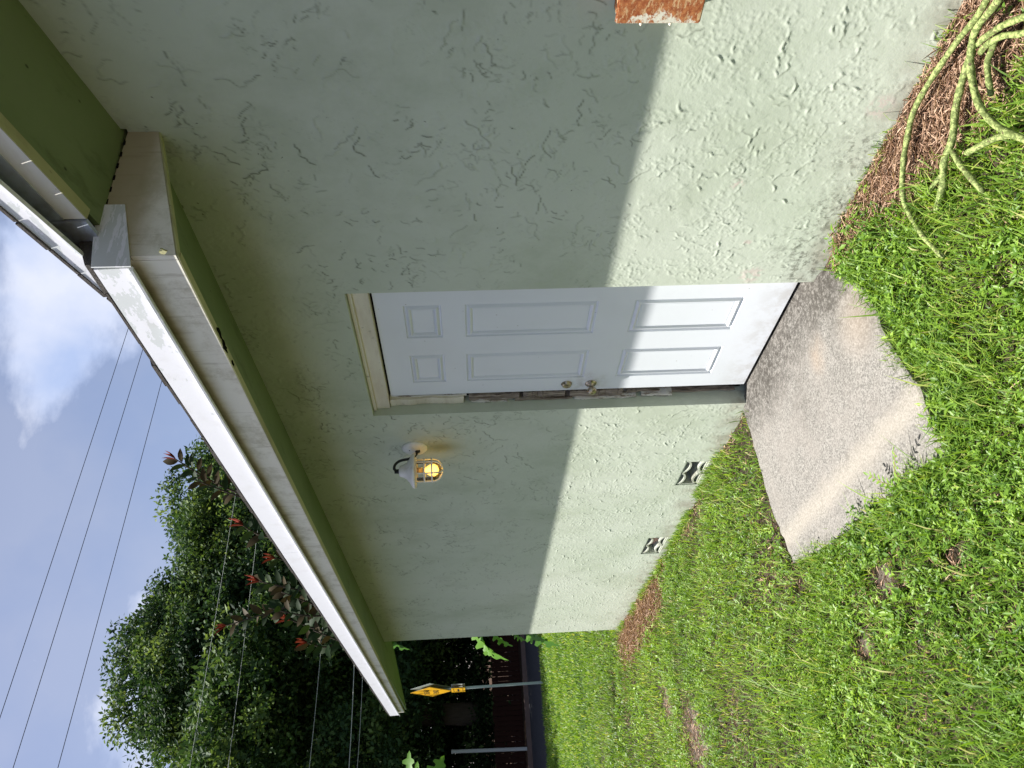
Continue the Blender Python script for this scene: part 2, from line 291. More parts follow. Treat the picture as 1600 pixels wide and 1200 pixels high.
# ------------------------------------------------------------------ object helpers
WORLD = {}
def empty(name, label, cat, loc=(0, 0, 0), group=None):
    o = bpy.data.objects.new(name, None); COL.objects.link(o); o.location = loc; WORLD[o.name] = Vector(loc)
    o['label'] = label; o['category'] = cat; o.empty_display_size = 0.2
    if group: o['group'] = group
    return o
def link(name, me, mat, parent=None, org=None, smooth=False):
    o = bpy.data.objects.new(name, me); COL.objects.link(o)
    if mat and not me.materials: me.materials.append(MATS[mat] if isinstance(mat, str) else mat)
    pw = WORLD[parent.name] if parent else Vector((0, 0, 0)); ow = Vector(org) if org is not None else pw
    o.location = ow - pw; WORLD[o.name] = ow
    if parent: o.parent = parent
    if smooth: me.polygons.foreach_set("use_smooth", [True] * len(me.polygons))
    return o
def mesh(name, V, F, mat, parent=None, org=None, smooth=False):
    """V in world coordinates; the object's origin goes to org (or its parent's origin)"""
    pw = Vector(org) if org is not None else (WORLD[parent.name] if parent else Vector((0, 0, 0)))
    me = bpy.data.meshes.new(name); me.from_pydata([tuple(Vector(v) - pw) for v in V], [], F); me.update()
    return link(name, me, mat, parent, pw, smooth)
class G:
    """collects shapes, in world coordinates, for one mesh"""
    def __init__(s): s.V = []; s.F = []
    def add(s, V, F): n = len(s.V); s.V += [Vector(v) for v in V]; s.F += [[i + n for i in f] for f in F]; return s
    def box(s, a, b): return s.hexa([(a[0], a[1], a[2]), (b[0], a[1], a[2]), (b[0], b[1], a[2]), (a[0], b[1], a[2])], [(a[0], a[1], b[2]), (b[0], a[1], b[2]), (b[0], b[1], b[2]), (a[0], b[1], b[2])])
    def hexa(s, lo, hi): return s.add(list(lo) + list(hi), [(3, 2, 1, 0), (4, 5, 6, 7), (0, 1, 5, 4), (1, 2, 6, 5), (2, 3, 7, 6), (3, 0, 4, 7)])
    def tube(s, P, R, n=8, cap=True):
        P = [Vector(p) for p in P]; R = R if isinstance(R, (list, tuple)) else [R] * len(P)
        V = []; F = []; ref = None
        for i, p in enumerate(P):
            t = (P[min(i + 1, len(P) - 1)] - P[max(i - 1, 0)]).normalized()
            if ref is None: ref = Vector((0, 0, 1)) if abs(t.z) < 0.9 else Vector((1, 0, 0))
            u = (ref - t * ref.dot(t)).normalized(); ref = u; v = t.cross(u)
            for j in range(n):
                a = 2 * math.pi * j / n; V.append(p + (u * math.cos(a) + v * math.sin(a)) * R[i])
        for i in range(len(P) - 1):
            for j in range(n): F.append((i * n + j, i * n + (j + 1) % n, (i + 1) * n + (j + 1) % n, (i + 1) * n + j))
        if cap: F.append(tuple(range(n))[::-1]); F.append(tuple((len(P) - 1) * n + j for j in range(n)))
        return s.add(V, F)
    def lathe(s, org, axis, prof, n=24, sx=1.0):
        """prof = [(distance along the axis, radius)]"""
        ax = Vector(axis).normalized(); u = (Vector((0, 0, 1)) if abs(ax.z) < 0.9 else Vector((1, 0, 0))); u = (u - ax * u.dot(ax)).normalized(); v = ax.cross(u)
        V = []; F = []
        for h_, r in prof:
            for j in range(n):
                a = 2 * math.pi * j / n; V.append(Vector(org) + ax * h_ + (u * math.cos(a) + v * math.sin(a) * sx) * max(r, 1e-5))
        for i in range(len(prof) - 1):
            for j in range(n): F.append((i * n + j, i * n + (j + 1) % n, (i + 1) * n + (j + 1) % n, (i + 1) * n + j))
        return s.add(V, F)
    def build(s, name, mat, parent=None, org=None, smooth=False, bevel=0): 
        o = mesh(name, s.V, s.F, mat, parent, org, smooth)
        if bevel:
            bm = bmesh.new(); bm.from_mesh(o.data); bmesh.ops.remove_doubles(bm, verts=bm.verts, dist=1e-6)
            bmesh.ops.recalc_face_normals(bm, faces=bm.faces)
            bmesh.ops.bevel(bm, geom=list(bm.edges), offset=bevel, segments=2, affect='EDGES', clamp_overlap=True); bm.to_mesh(o.data); bm.free()
        return o
def fast_mesh(name, V, quads=None, tris=None, tone=None, mat=None, parent=None):
    me = bpy.data.meshes.new(name); V = np.asarray(V, np.float32); nq = 0 if quads is None else len(quads); ntr = 0 if tris is None else len(tris)
    idx = np.concatenate([a for a in ((quads.ravel() if nq else np.zeros(0, int)), (tris.ravel() if ntr else np.zeros(0, int)))]).astype(np.int32)
    if parent is not None: V = V - np.array(WORLD[parent.name], np.float32)
    me.vertices.add(len(V)); me.vertices.foreach_set("co", V.ravel()); me.loops.add(len(idx)); me.loops.foreach_set("vertex_index", idx)
    starts = np.concatenate([np.arange(nq) * 4, nq * 4 + np.arange(ntr) * 3]).astype(np.int32)
    me.polygons.add(nq + ntr); me.polygons.foreach_set("loop_start", starts); me.update(calc_edges=True)
    if tone is not None:
        a = me.attributes.new("tone", 'FLOAT', 'POINT'); a.data.foreach_set("value", np.asarray(tone, np.float32))
    return link(name, me, mat, parent)
def norm(a): return a / (np.linalg.norm(a, axis=1, keepdims=True) + 1e-9)
def leaf_arrays(b, d, nrm, Ln, W, tone, fold=0.25, droop=0.0):
    """pointed leaves, 2 quads... each two folded triangles: base, left, tip, right"""
    s = norm(np.cross(d, nrm)); nn = np.cross(s, d); Ln = Ln[:, None]; W = W[:, None]
    mid = b + d * Ln * 0.45; tip = b + d * Ln - nn * Ln * droop
    V = np.stack([b, mid + s * W + nn * W * fold, tip, mid - s * W + nn * W * fold], 1).reshape(-1, 3)
    n = len(b); i = np.arange(n)[:, None] * 4
    T = np.concatenate([i + np.array([[0, 2, 1]]), i + np.array([[0, 3, 2]])], 0)
    return V, T, np.repeat(tone, 4)
def blade_arrays(b, az, Ln, W, lean, bend, tone):
    dx = np.stack([np.cos(az), np.sin(az), np.zeros_like(az)], 1); up = np.array([[0, 0, 1.0]]); sd = np.stack([-np.sin(az), np.cos(az), np.zeros_like(az)], 1)
    l1 = lean[:, None]; l2 = (lean + bend)[:, None]; Ln = Ln[:, None]; W = W[:, None]
    mid = b + (dx * np.sin(l1) + up * np.cos(l1)) * Ln * 0.5; tip = mid + (dx * np.sin(l2) + up * np.cos(l2)) * Ln * 0.5
    V = np.stack([b - sd * W * 0.7, b + sd * W * 0.7, mid - sd * W, mid + sd * W, tip], 1).reshape(-1, 3)
    n = len(b); i = np.arange(n)[:, None] * 5
    return V, i + np.array([[0, 1, 3, 2]]), i + np.array([[2, 3, 4]]), np.repeat(tone, 5)
def vnoise(x, y, sc, seed=0):
    x = x * sc + seed * 17.3; y = y * sc + seed * 9.1; xi = np.floor(x).astype(int); yi = np.floor(y).astype(int); fx = x - xi; fy = y - yi
    fx = fx * fx * (3 - 2 * fx); fy = fy * fy * (3 - 2 * fy)
    def hsh(a, b): h_ = np.sin(a * 127.1 + b * 311.7 + seed * 74.7) * 43758.5453; return h_ - np.floor(h_)
    return (hsh(xi, yi) * (1 - fx) + hsh(xi + 1, yi) * fx) * (1 - fy) + (hsh(xi, yi + 1) * (1 - fx) + hsh(xi + 1, yi + 1) * fx) * fy
def inpoly(x, y, P):
    c = np.zeros(x.shape, bool); n = len(P)
    for i in range(n):
        x0, y0 = P[i]; x1, y1 = P[(i + 1) % n]
        t = ((y0 > y) != (y1 > y)) & (x < (x1 - x0) * (y - y0) / (y1 - y0 + 1e-12) + x0); c ^= t
    return c

# ------------------------------------------------------------------ ground, road
PADPX = [(1250, 436), (1165, 600), (1162, 640), (1176, 690), (1190, 738), (1204, 790), (1240, 880), (1268, 868), (1318, 832), (1360, 796), (1400, 772), (1440, 735), (1478, 706), (1462, 668), (1446, 630), (1428, 590), (1405, 556), (1386, 530), (1374, 492), (1352, 452), (1322, 430), (1290, 420)]
PAD = [onplane(a, b, 2, -0.02) for a, b in PADPX]
PAD2 = [(p.x, p.y) for p in PAD]
gap0 = onplane(1375, 505, 2, -0.03); gap1 = onplane(1450, 615, 2, -0.03)
def hz(x, y):
    x = np.asarray(x, float); y = np.asarray(y, float)
    t = np.clip((-5 - x) / 9, 0, 1); t = t * t * (3 - 2 * t)
    h_ = -0.045 + 0.125 * t + 0.035 * (vnoise(x, y, 0.9, 1) - 0.5) * np.clip(1.2 - np.abs(y) * 0, 0, 1) + 0.018 * (vnoise(x, y, 3.1, 2) - 0.5)
    # two shallow wheel dips in the far lawn
    for xc in (-9.3, -13.2): h_ -= 0.05 * np.exp(-((x - xc - 0.25 * np.sin(y)) / 0.35) ** 2) * (y < 1.5)
    # washed-out hollow beside the pad
    ax, ay = gap0.x, gap0.y; bx, by = gap1.x - ax, gap1.y - ay; l2 = bx * bx + by * by
    u = np.clip(((x - ax) * bx + (y - ay) * by) / l2, 0, 1); d = np.hypot(x - ax - u * bx, y - ay - u * by)
    h_ -= 0.075 * np.exp(-(d / 0.055) ** 2)
    ins = inpoly(x, y, PAD2); h_ = np.where(ins, h_ - 0.05, h_)
    h_ = np.where((y > -0.3) & (x > 0.3) & (x < 6), h_ + 0.045 * np.clip((y + 0.3) / 0.3, 0, 1), h_)
    return h_
def grid(name, xs, ys, zf, mat):
    X, Y = np.meshgrid(xs, ys, indexing='ij'); Z = zf(X, Y); nx, ny = X.shape; V = np.stack([X, Y, Z], 2).reshape(-1, 3)
    i = (np.arange(nx - 1)[:, None] * ny + np.arange(ny - 1)[None, :]).ravel()
    o = fast_mesh(name, V, quads=np.stack([i, i + ny, i + ny + 1, i + 1], 1), mat=mat); o['kind'] = 'structure'
    o.data.polygons.foreach_set("use_smooth", [True] * len(o.data.polygons)); return o
EDGE = -15.6
xs = np.unique(np.concatenate([np.linspace(-15.7, -7, 60), np.linspace(-7, 3.5, 260), np.linspace(3.5, 40, 20)]))
ys = np.unique(np.concatenate([np.linspace(-40, -5, 20), np.linspace(-5, 0.6, 150), np.linspace(0.6, 40, 45)]))
o = grid("ground", xs, ys, hz, 'soil'); o['label'] = "sandy soil under the lawn"
# road, far kerb, the verge beyond, all the way to the horizon
def strip(name, x0, x1, z0, z1, mat, y0=-150, y1=150):
    o = G().add([(x0, y0, z0), (x1, y0, z1), (x1, y1, z1), (x0, y1, z0)], [(0, 1, 2, 3)]).build(name, mat); o['kind'] = 'structure'; return o
strip("road", -21.2, -15.62, 0.065, 0.055, 'asphalt')
kb = G().box((-21.5, -150, -0.1), (-21.2, 150, 0.19)).build("kerb", 'kerb'); kb['kind'] = 'structure'
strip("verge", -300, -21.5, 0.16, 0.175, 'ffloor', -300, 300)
strip("field", 39.9, 300, -0.2, -0.2, 'soil', -300, 300)
strip("terrain", -300, 300, -0.25, -0.25, 'soil', -300, 300)

# pad: a cracked slab with a worn edge
g = G(); top = []; 
c = sum(PAD, Vector()) / len(PAD)
E2 = []
for i, p in enumerate(PAD):                       # break each edge up
    q = PAD[(i + 1) % len(PAD)]; nseg = max(2, int((q - p).length / 0.035))
    for j in range(nseg):
        a = p.lerp(q, j / nseg); nrm_ = Vector((q.y - p.y, p.x - q.x, 0)).normalized(); a = a + nrm_ * random.uniform(-0.012, 0.010); E2.append(a)
n = len(E2); V = [e.copy() for e in E2]
for e in E2: e2 = e + (c - e).normalized() * 0.012; e2.z += 0.006; V.append(e2)
for e in E2: V.append(Vector((e.x, e.y, -0.14)))
F = [tuple(range(n, 2 * n))]
for i in range(n): j = (i + 1) % n; F += [(i, j, n + j, n + i), (2 * n + i, 2 * n + j, j, i)]
o = mesh("concrete_slab", V, F, 'conc'); o['kind'] = 'structure'; o['label'] = "worn rough concrete pad in front of the white door"

# ------------------------------------------------------------------ house
HOUSE = empty("house", "pale sage green stucco house with a white door and low eaves", "house", (0, 0, 0))
XL, XR, YB = -5.892, 4.6, 7.0
DX0, DX1, DZ1 = -1.068, 0.0, 2.135
VENTS = [(-2.157, -1.80, 0.012, 0.168), (-3.512, -3.145, 0.012, 0.172)]
def wtop(x): return 2.735 if x < 0.9 else 2.80 + 0.27 * (x - 0.9)
_prm = np.random.default_rng(5).permutation(4096); _ga = np.random.default_rng(6).uniform(0, 2 * np.pi, 4096); _gx, _gy = np.cos(_ga), np.sin(_ga)
def perlin(x, y):
    xi = np.floor(x).astype(np.int64); yi = np.floor(y).astype(np.int64); fx = x - xi; fy = y - yi
    u = fx * fx * fx * (fx * (fx * 6 - 15) + 10); v = fy * fy * fy * (fy * (fy * 6 - 15) + 10)
    def g_(a, b, dx, dy): h_ = _prm[(_prm[a & 4095] + b) & 4095]; return _gx[h_] * dx + _gy[h_] * dy
    n0 = g_(xi, yi, fx, fy); n1 = g_(xi + 1, yi, fx - 1, fy); n2 = g_(xi, yi + 1, fx, fy - 1); n3 = g_(xi + 1, yi + 1, fx - 1, fy - 1)
    return (n0 * (1 - u) + n1 * u) * (1 - v) + (n2 * (1 - u) + n3 * u) * v
def fbm(x, y, sc, o_=4, r_=.55, sd_=0):
    t = 0; a = 1
    for i in range(o_): t = t + a * perlin(x * sc + 31.7 * sd_ + 13 * i, y * sc + 17.3 * sd_ + 7 * i); sc *= 2.03; a *= r_
    return t
def sst(v, a, b): t = np.clip((v - a) / (b - a), 0, 1); return t * t * (3 - 2 * t)
PXS = .0022; CXN, CZN = int((1.80 - XL) / PXS) + 8, int(3.3 / PXS) + 8
canvas = np.zeros((CXN, CZN), np.float32); dirt_shade_c = np.zeros((CXN, CZN), np.float32)
_r = np.random.default_rng(21)
def trowel_stroke(x, z, ang, n, amp, wander, dirt):
    """one ragged ridge left by the trowel edge, stamped into the height canvas"""
    t = np.arange(n); a = ang + np.cumsum(_r.normal(0, wander, n)) + .5 * np.sin(t * _r.uniform(.1, .3) + _r.uniform(0, 6)) + _r.normal(0, .25, n)
    xs_ = x + np.cumsum(np.cos(a)) * PXS; zs_ = z + np.cumsum(np.sin(a)) * PXS
    am = amp * np.clip(np.minimum(t, n - 1 - t) / 5, 0, 1) * (.55 + .45 * np.sin(t * _r.uniform(.08, .25) + _r.uniform(0, 6)))
    i0 = ((xs_ - XL) / PXS); k0 = ((zs_ + .15) / PXS)
    for di in range(-2, 3):
        for dk in range(-2, 3):
            ii_ = np.clip(np.round(i0).astype(int) + di, 0, CXN - 1); kk = np.clip(np.round(k0).astype(int) + dk, 0, CZN - 1)
            d2 = ((ii_ - i0) ** 2 + (kk - k0) ** 2); v = np.maximum(am, 0) * np.exp(-d2 / 2.0); np.maximum.at(canvas, (ii_, kk), v)
            d3 = ((ii_ - i0) ** 2 + (kk - k0 + 1.3) ** 2); np.maximum.at(dirt_shade_c, (ii_, kk), np.exp(-d3 / 1.1) * dirt)  # dirt and painted shade just below the ridge
for _i in range(2300):                                   # clusters of short crumbs
    cx_, cz_ = _r.uniform(XL, 1.75), _r.uniform(-.05, 3.0); th = _r.uniform(0, np.pi)
    if fbm(np.array([cx_]), np.array([cz_]), 2.6, 2, .5, 31)[0] < -.08: continue
    for _j in range(_r.integers(2, 8)): trowel_stroke(cx_ + _r.normal(0, .03), cz_ + _r.normal(0, .03), th + _r.normal(0, .5), int(_r.integers(6, 22)), _r.uniform(.0008, .0021), .16, _r.uniform(.0, .8))
for _i in range(1250):                                    # long wandering edges
    trowel_stroke(_r.uniform(XL, 1.75), _r.uniform(-.05, 3.0), _r.normal(0, .7) + (np.pi if _r.random() < .5 else 0), int(_r.integers(20, 85) * _r.uniform(.6, 1)), _r.uniform(.0012, .0030), .07, _r.uniform(.2, 1) ** 1.5)
def sample_canvas(c_, x, z):
    u = np.clip((x - XL) / PXS, 0, CXN - 2.01); v = np.clip((z + .15) / PXS, 0, CZN - 2.01); i_ = u.astype(int); k_ = v.astype(int); fu = u - i_; fv = v - k_
    return (c_[i_, k_] * (1 - fu) + c_[i_ + 1, k_] * fu) * (1 - fv) + (c_[i_, k_ + 1] * (1 - fu) + c_[i_ + 1, k_ + 1] * fu) * fv
def stucco_relief(x, z):
    """height of the skip-trowelled plaster in metres, and where dirt and painted crease shade darken it"""
    wx = fbm(x, z, 14, 3, .65, 1) * .028; wz = fbm(x, z, 14, 3, .65, 2) * .028; X, Z = x + wx, z + wz
    big = fbm(x, z, 1.3, 2, .5, 11)
    A = fbm(X, Z, 8, 5, .62, 3); mA = sst(fbm(x, z, 5.5, 3, .6, 4), -.06, .10)
    pA = sst(A, .0, .045) * mA
    B = fbm(X * .8 + Z * .4, Z * .9 - X * .3, 11, 5, .62, 5); mB = sst(fbm(x, z, 7, 3, .65, 6), -.02, .08); rB = np.clip(1 - np.abs(B) / .042, 0, 1) * mB
    C = fbm(x + wx * .3, z + wz * .3, 52, 3, .7, 9); mC = sst(fbm(x, z, 4.6, 4, .7, 10) + big * .2, .06, .20); pC = sst(C, .12, .26) * mC
    comb = np.exp(-(((x - 1.09) / .07) ** 4) - (((z - .80) / .055) ** 4)) * np.clip(.5 + .9 * np.sin((z + wx * .9 + .004 * np.sin(x * 60)) * 2 * np.pi / .0145 + 1.2 * perlin(x * 40, z * 40)), 0, 1)
    h_ = .0007 * pA + .0008 * rB + .0012 * pC + 1.75 * sample_canvas(canvas, x, z) + .0013 * comb + .0007 * fbm(x, z, 2.5, 2, .5, 12) + .0003 * fbm(x, z, 30, 2, .5, 13)
    cre = np.clip(np.maximum(sample_canvas(dirt_shade_c, x, z) * 1.5, np.clip(1 - np.abs(A - .005) / .02, 0, 1) * mA * .25), 0, 1)
    return h_, cre
def lin(*seg):
    out = []
    for a, b, st in seg: out.append(np.linspace(a, b, max(2, int(round((b - a) / st)) + 1)))
    return np.unique(np.round(np.concatenate(out), 6))
v1, v2 = VENTS
gx = lin((XL, v2[0], .013), (v2[0], v2[1], .012), (v2[1], v1[0], .009), (v1[0], v1[1], .009), (v1[1], DX0, .0065), (DX0, DX1, .0065), (DX1, .9, .0041), (.9, 1.75, .0041))
r1 = lin((-.12, .012, .03), (.012, .168, .0055), (.168, .172, .01), (.172, 1.08, .0047), (1.08, DZ1, .0062)); r2 = np.linspace(0, 1, 96)[1:]
nzr = len(r1) + len(r2); GX = np.repeat(gx[:, None], nzr, 1); topx = np.array([wtop(v) for v in gx])
GZ = np.concatenate([np.repeat(r1[None, :], len(gx), 0), DZ1 + (topx[:, None] - DZ1) * r2[None, :]], 1)
Hh, CR = stucco_relief(GX, GZ)
ed = np.minimum.reduce([GX - XL, np.where(GZ < DZ1 + .01, np.minimum(np.abs(GX - DX0), np.abs(GX - DX1)), 1), np.where((GX > DX0 - .01) & (GX < .01), np.abs(GZ - DZ1), 1)] + [np.where((GX > a - .01) & (GX < b + .01) & (GZ < d + .01), np.maximum(np.maximum(a - GX, GX - b), GZ - d), 1) for a, b, c_, d in VENTS])
Hh = Hh * np.clip(ed / .010, .12, 1); GY = -Hh
cx = (GX[:-1, :-1] + GX[1:, 1:]) / 2; cz = (GZ[:-1, :-1] + GZ[1:, 1:]) / 2
ok = ~((cx > DX0) & (cx < DX1) & (cz < DZ1))
for a, b, c_, d in VENTS: ok &= ~((cx > a) & (cx < b) & (cz > c_) & (cz < d))
ii = (np.arange(len(gx) - 1)[:, None] * nzr + np.arange(nzr - 1)[None, :])[ok]
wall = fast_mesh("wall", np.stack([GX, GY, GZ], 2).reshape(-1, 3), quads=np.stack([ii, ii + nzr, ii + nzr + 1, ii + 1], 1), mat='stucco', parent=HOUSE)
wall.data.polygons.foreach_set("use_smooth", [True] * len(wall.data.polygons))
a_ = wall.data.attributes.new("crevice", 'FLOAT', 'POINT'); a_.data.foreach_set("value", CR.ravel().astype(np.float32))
g = G()
for x0, x1 in ((XL, DX0), (DX1, 1.75)): g.add([(x0, 0, -.4), (x1, 0, -.4), (x1, 0, -.12), (x0, 0, -.12)], [(0, 1, 2, 3)])
g.add([(DX0, 0, -.4), (DX1, 0, -.4), (DX1, 0, -.12), (DX0, 0, -.12)], [(0, 1, 2, 3)])
g.add([(1.75, 0, -.4), (XR, 0, -.4), (XR, 0, wtop(XR)), (1.75, 0, wtop(1.75))], [(0, 1, 2, 3)])
# reveals of the doorway: a slightly wavy plaster arris
g.add([(DX0, 0, -0.4), (DX0, 0, DZ1), (DX0, 0.2, DZ1), (DX0, 0.2, -0.4)], [(0, 1, 2, 3)])
g.add([(DX1, 0, -0.4), (DX1, 0, DZ1), (DX1, 0.2, DZ1), (DX1, 0.2, -0.4)], [(3, 2, 1, 0)])
g.add([(DX0, 0, DZ1), (DX1, 0, DZ1), (DX1, 0.2, DZ1), (DX0, 0.2, DZ1)], [(0, 1, 2, 3)])
for a, b, c_, d in VENTS:
    g.add([(a, 0, c_), (b, 0, c_), (b, 0, d), (a, 0, d), (a, 0.2, c_), (b, 0.2, c_), (b, 0.2, d), (a, 0.2, d)], [(0, 4, 5, 1), (1, 5, 6, 2), (2, 6, 7, 3), (3, 7, 4, 0)])
g.add([(XL, 0, -0.4), (XL, 0, 2.735), (XL, YB, 2.735), (XL, YB, -0.4)], [(3, 2, 1, 0)])
g.add([(XR, 0, -0.4), (XR, 0, wtop(XR)), (XR, YB, wtop(XR)), (XR, YB, -0.4)], [(0, 1, 2, 3)])
g.add([(XL, YB, -0.4), (XR, YB, -0.4), (XR, YB, wtop(XR)), (0.9, YB, 2.735), (XL, YB, 2.735)], [(0, 4, 3, 2, 1)])
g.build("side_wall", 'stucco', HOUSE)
G().add([(XL + .01, 0.201, -0.4), (XR - .01, 0.201, -0.4), (XR - .01, 0.201, 2.7), (XL + .01, 0.201, 2.7)], [(0, 1, 2, 3)]).build("dark_backing", 'dark', HOUSE)  # near-black sheet blocking light and painting the unlit interior

# decorative vent blocks: lobed strips inside a frame
for a, b, c_, d in VENTS:
    r = mesh("vent_block", [(a, 0.19, c_), (b, 0.19, c_), (b, 0.19, d), (a, 0.19, d)], [(0, 1, 2, 3)], 'dark', HOUSE)  # black sheet painting the unlit hollow behind the lattice
    g = G(); wq = (b - a) / 4; hh = (d - c_)
    for k_ in range(2):
        for sgn, zz in ((1, c_), (-1, d)):
            cx = a + wq * (1 + 2 * k_); P = []
            for t in range(11):
                an = math.pi * t / 10; P.append((cx - math.cos(an) * wq * 0.97, zz + sgn * math.sin(an) * hh * 0.30))
            for t in range(10):
                (x0, z0), (x1, z1) = P[t], P[t + 1]; th = 0.0065
                nx, nz_ = -(z1 - z0), (x1 - x0); l_ = math.hypot(nx, nz_); nx *= th / l_; nz_ *= th / l_
                g.hexa([(x0 - nx, 0.004, z0 - nz_), (x1 - nx, 0.004, z1 - nz_), (x1 - nx, 0.1, z1 - nz_), (x0 - nx, 0.1, z0 - nz_)], [(x0 + nx, 0.004, z0 + nz_), (x1 + nx, 0.004, z1 + nz_), (x1 + nx, 0.1, z1 + nz_), (x0 + nx, 0.1, z0 + nz_)])
    for bx in ((a, c_, b, c_ + .012), (a, d - .010, b, d), (a, c_ + .012, a + .012, d - .010), (b - .012, c_ + .012, b, d - .010)):
        g.box((bx[0], 0.004, bx[1]), (bx[2], 0.1, bx[3]))
    g.build("lattice", 'vent_paint', r)
bk = G(); bk.hexa([(-3.42, .05, .03), (-3.25, .05, .03), (-3.25, .16, .03), (-3.42, .16, .03)], [(-3.42, .05, .10), (-3.25, .05, .13), (-3.25, .16, .13), (-3.42, .16, .10)])
k = MT("broken_brick", 0.9); k.col(k.mix(k.noise(40, 4), (0.30, 0.17, 0.13), (0.45, 0.32, 0.26))); MATS['brick'] = k.m
bb = bk.build("brick_fragment", 'brick'); bb['label'] = "broken reddish brick piece lying inside the farther wall vent"; bb['category'] = "brick"

# low eave over the door wall --------------------------------------------------
XA, XE = 0.800, -7.42
def skx(y_): return 0.062 + 0.118 * y_
def lerp(a, b, t): return a + (b - a) * t
def ex(x): return (XA - x) / (XA - XE)
def e_y(x): return lerp(-0.548, -0.498, ex(x))        # outer face of white edge
def e_z(x): return lerp(2.637, 2.556, ex(x))          # its bottom
def c_y(x): return e_y(x) + 0.030
def c_z(x): return lerp(2.503, 2.506, ex(x))
def s_z(x): return lerp(2.675, 2.590, ex(x))          # soffit where it meets the wall
def prism(pts0, pts1):                                # loft of two matching polygons
    n = len(pts0); return list(pts0) + list(pts1), [tuple(range(n))[::-1], tuple(range(n, 2 * n))] + [(i, (i + 1) % n, n + (i + 1) % n, n + i) for i in range(n)]
g = G()
soff_x = [XA - 0.02, 0, -2, -4, -6, XE + 0.02]
for i in range(len(soff_x) - 1):
    a, b = soff_x[i], soff_x[i + 1]
    def pr(x): return [(x, 0.6, s_z(x) + 0.13), (x, c_y(x) + 0.022, s_z(x) - 0.118), (x, c_y(x) + 0.022, s_z(x) - 0.10), (x, 0.6, s_z(x) + 0.15)]
    g.add(*prism(pr(a), pr(b)))
soffit = g.build("soffit", 'soffit', HOUSE)
# cream fascia boards, one butted at x -1.6, one at -4.5
joints = [XA, -1.72, -4.62, XE]
for i in range(3):
    a, b = joints[i], joints[i + 1] + (0.003 if i < 2 else 0)
    g = G()
    def pr(x): return [(x, c_y(x), c_z(x)), (x, c_y(x), e_z(x) + 0.09), (x, c_y(x) + 0.02, e_z(x) + 0.09), (x, c_y(x) + 0.02, c_z(x))]
    steps = 8
    for s_ in range(steps): g.add(*prism(pr(lerp(a, b, s_ / steps)), pr(lerp(a, b, (s_ + 1) / steps))))
    f = g.build("fascia_board", 'cream_board', HOUSE)
    g = G()
    def pr(x): return [(x, c_y(x) + .001, c_z(x) - 0.004), (x, c_y(x) + .001, c_z(x) - .0005), (x, c_y(x) + 0.032, c_z(x) - .0005), (x, c_y(x) + 0.032, c_z(x) - 0.004)]
    g.add(*prism(pr(a), pr(b))); g.build("bottom_edge", 'olive_edge_paint', f)
    g = G()
    def pr(x): return [(x, e_y(x), e_z(x)), (x, e_y(x) - 0.004, e_z(x) + 0.118), (x, e_y(x) + 0.028, e_z(x) + 0.122), (x, e_y(x) + 0.028, e_z(x) + .112), (x, e_y(x) + 0.006, e_z(x) + .112), (x, e_y(x) + 0.006, e_z(x))]
    for s_ in range(4): g.add(*prism(pr(lerp(a, b - 0.001, s_ / 4)), pr(lerp(a, b - 0.001, (s_ + 1) / 4))))
    def pr(x): return [(x, e_y(x) - 0.011, e_z(x) - 0.003), (x, e_y(x) - 0.013, e_z(x) + 0.005), (x, e_y(x) - 0.001, e_z(x) + 0.013), (x, e_y(x) - 0.001, e_z(x) - 0.003)]
    g.add(*prism(pr(a), pr(b - 0.001)))
    g.build("drip_edge", 'drip', HOUSE)
# end board where the eave returns to the wall
g = G(); x0, x1 = XA + 0.001, XA + 0.021
ret = [(0.0, 2.634), (-0.518, 2.5035), (-0.518, 2.64), (-0.40, 2.735), (-0.385, 2.757), (0.0, 2.735)]
g.add(*prism([(x0 + skx(y_), y_, z_) for y_, z_ in ret], [(x1 + skx(y_), y_, z_) for y_, z_ in ret])); rb = g.build("end_board", 'cream_board', HOUSE)
g = G(); g.hexa([(x0 + .042, 0, 2.628), (x1 + .060, 0, 2.628), (x1 - .002, -.516, 2.4975), (x0 - .02, -.516, 2.4975)], [(x0 + .042, 0, 2.6335), (x1 + .060, 0, 2.6335), (x1 - .002, -.516, 2.503), (x0 - .02, -.516, 2.503)]); g.build("bottom_edge", 'olive_edge_paint', rb)
g = G(); pts = [(-0.318, 2.690), (-0.560, 2.632), (-0.560, 2.752), (-0.45, 2.765), (-0.318, 2.775)]
g.add(*prism([(x1 + .001 + skx(y_), y_, z_) for y_, z_ in pts], [(x1 + .006 + skx(y_), y_, z_) for y_, z_ in pts])); g.build("drip_edge", 'drip', HOUSE)
for i in range(7):                                       # mould and gaps along the end board's top
    y0 = -0.36 + i * 0.05; G().box((x1 - .001 + skx(y0), y0, 2.752 + (y0 + .385) * -0.055), (x1 + .0025 + skx(y0), y0 + random.uniform(.02, .045), 2.758 + (y0 + .385) * -0.05)).build("caulk_gap", 'mould', rb)
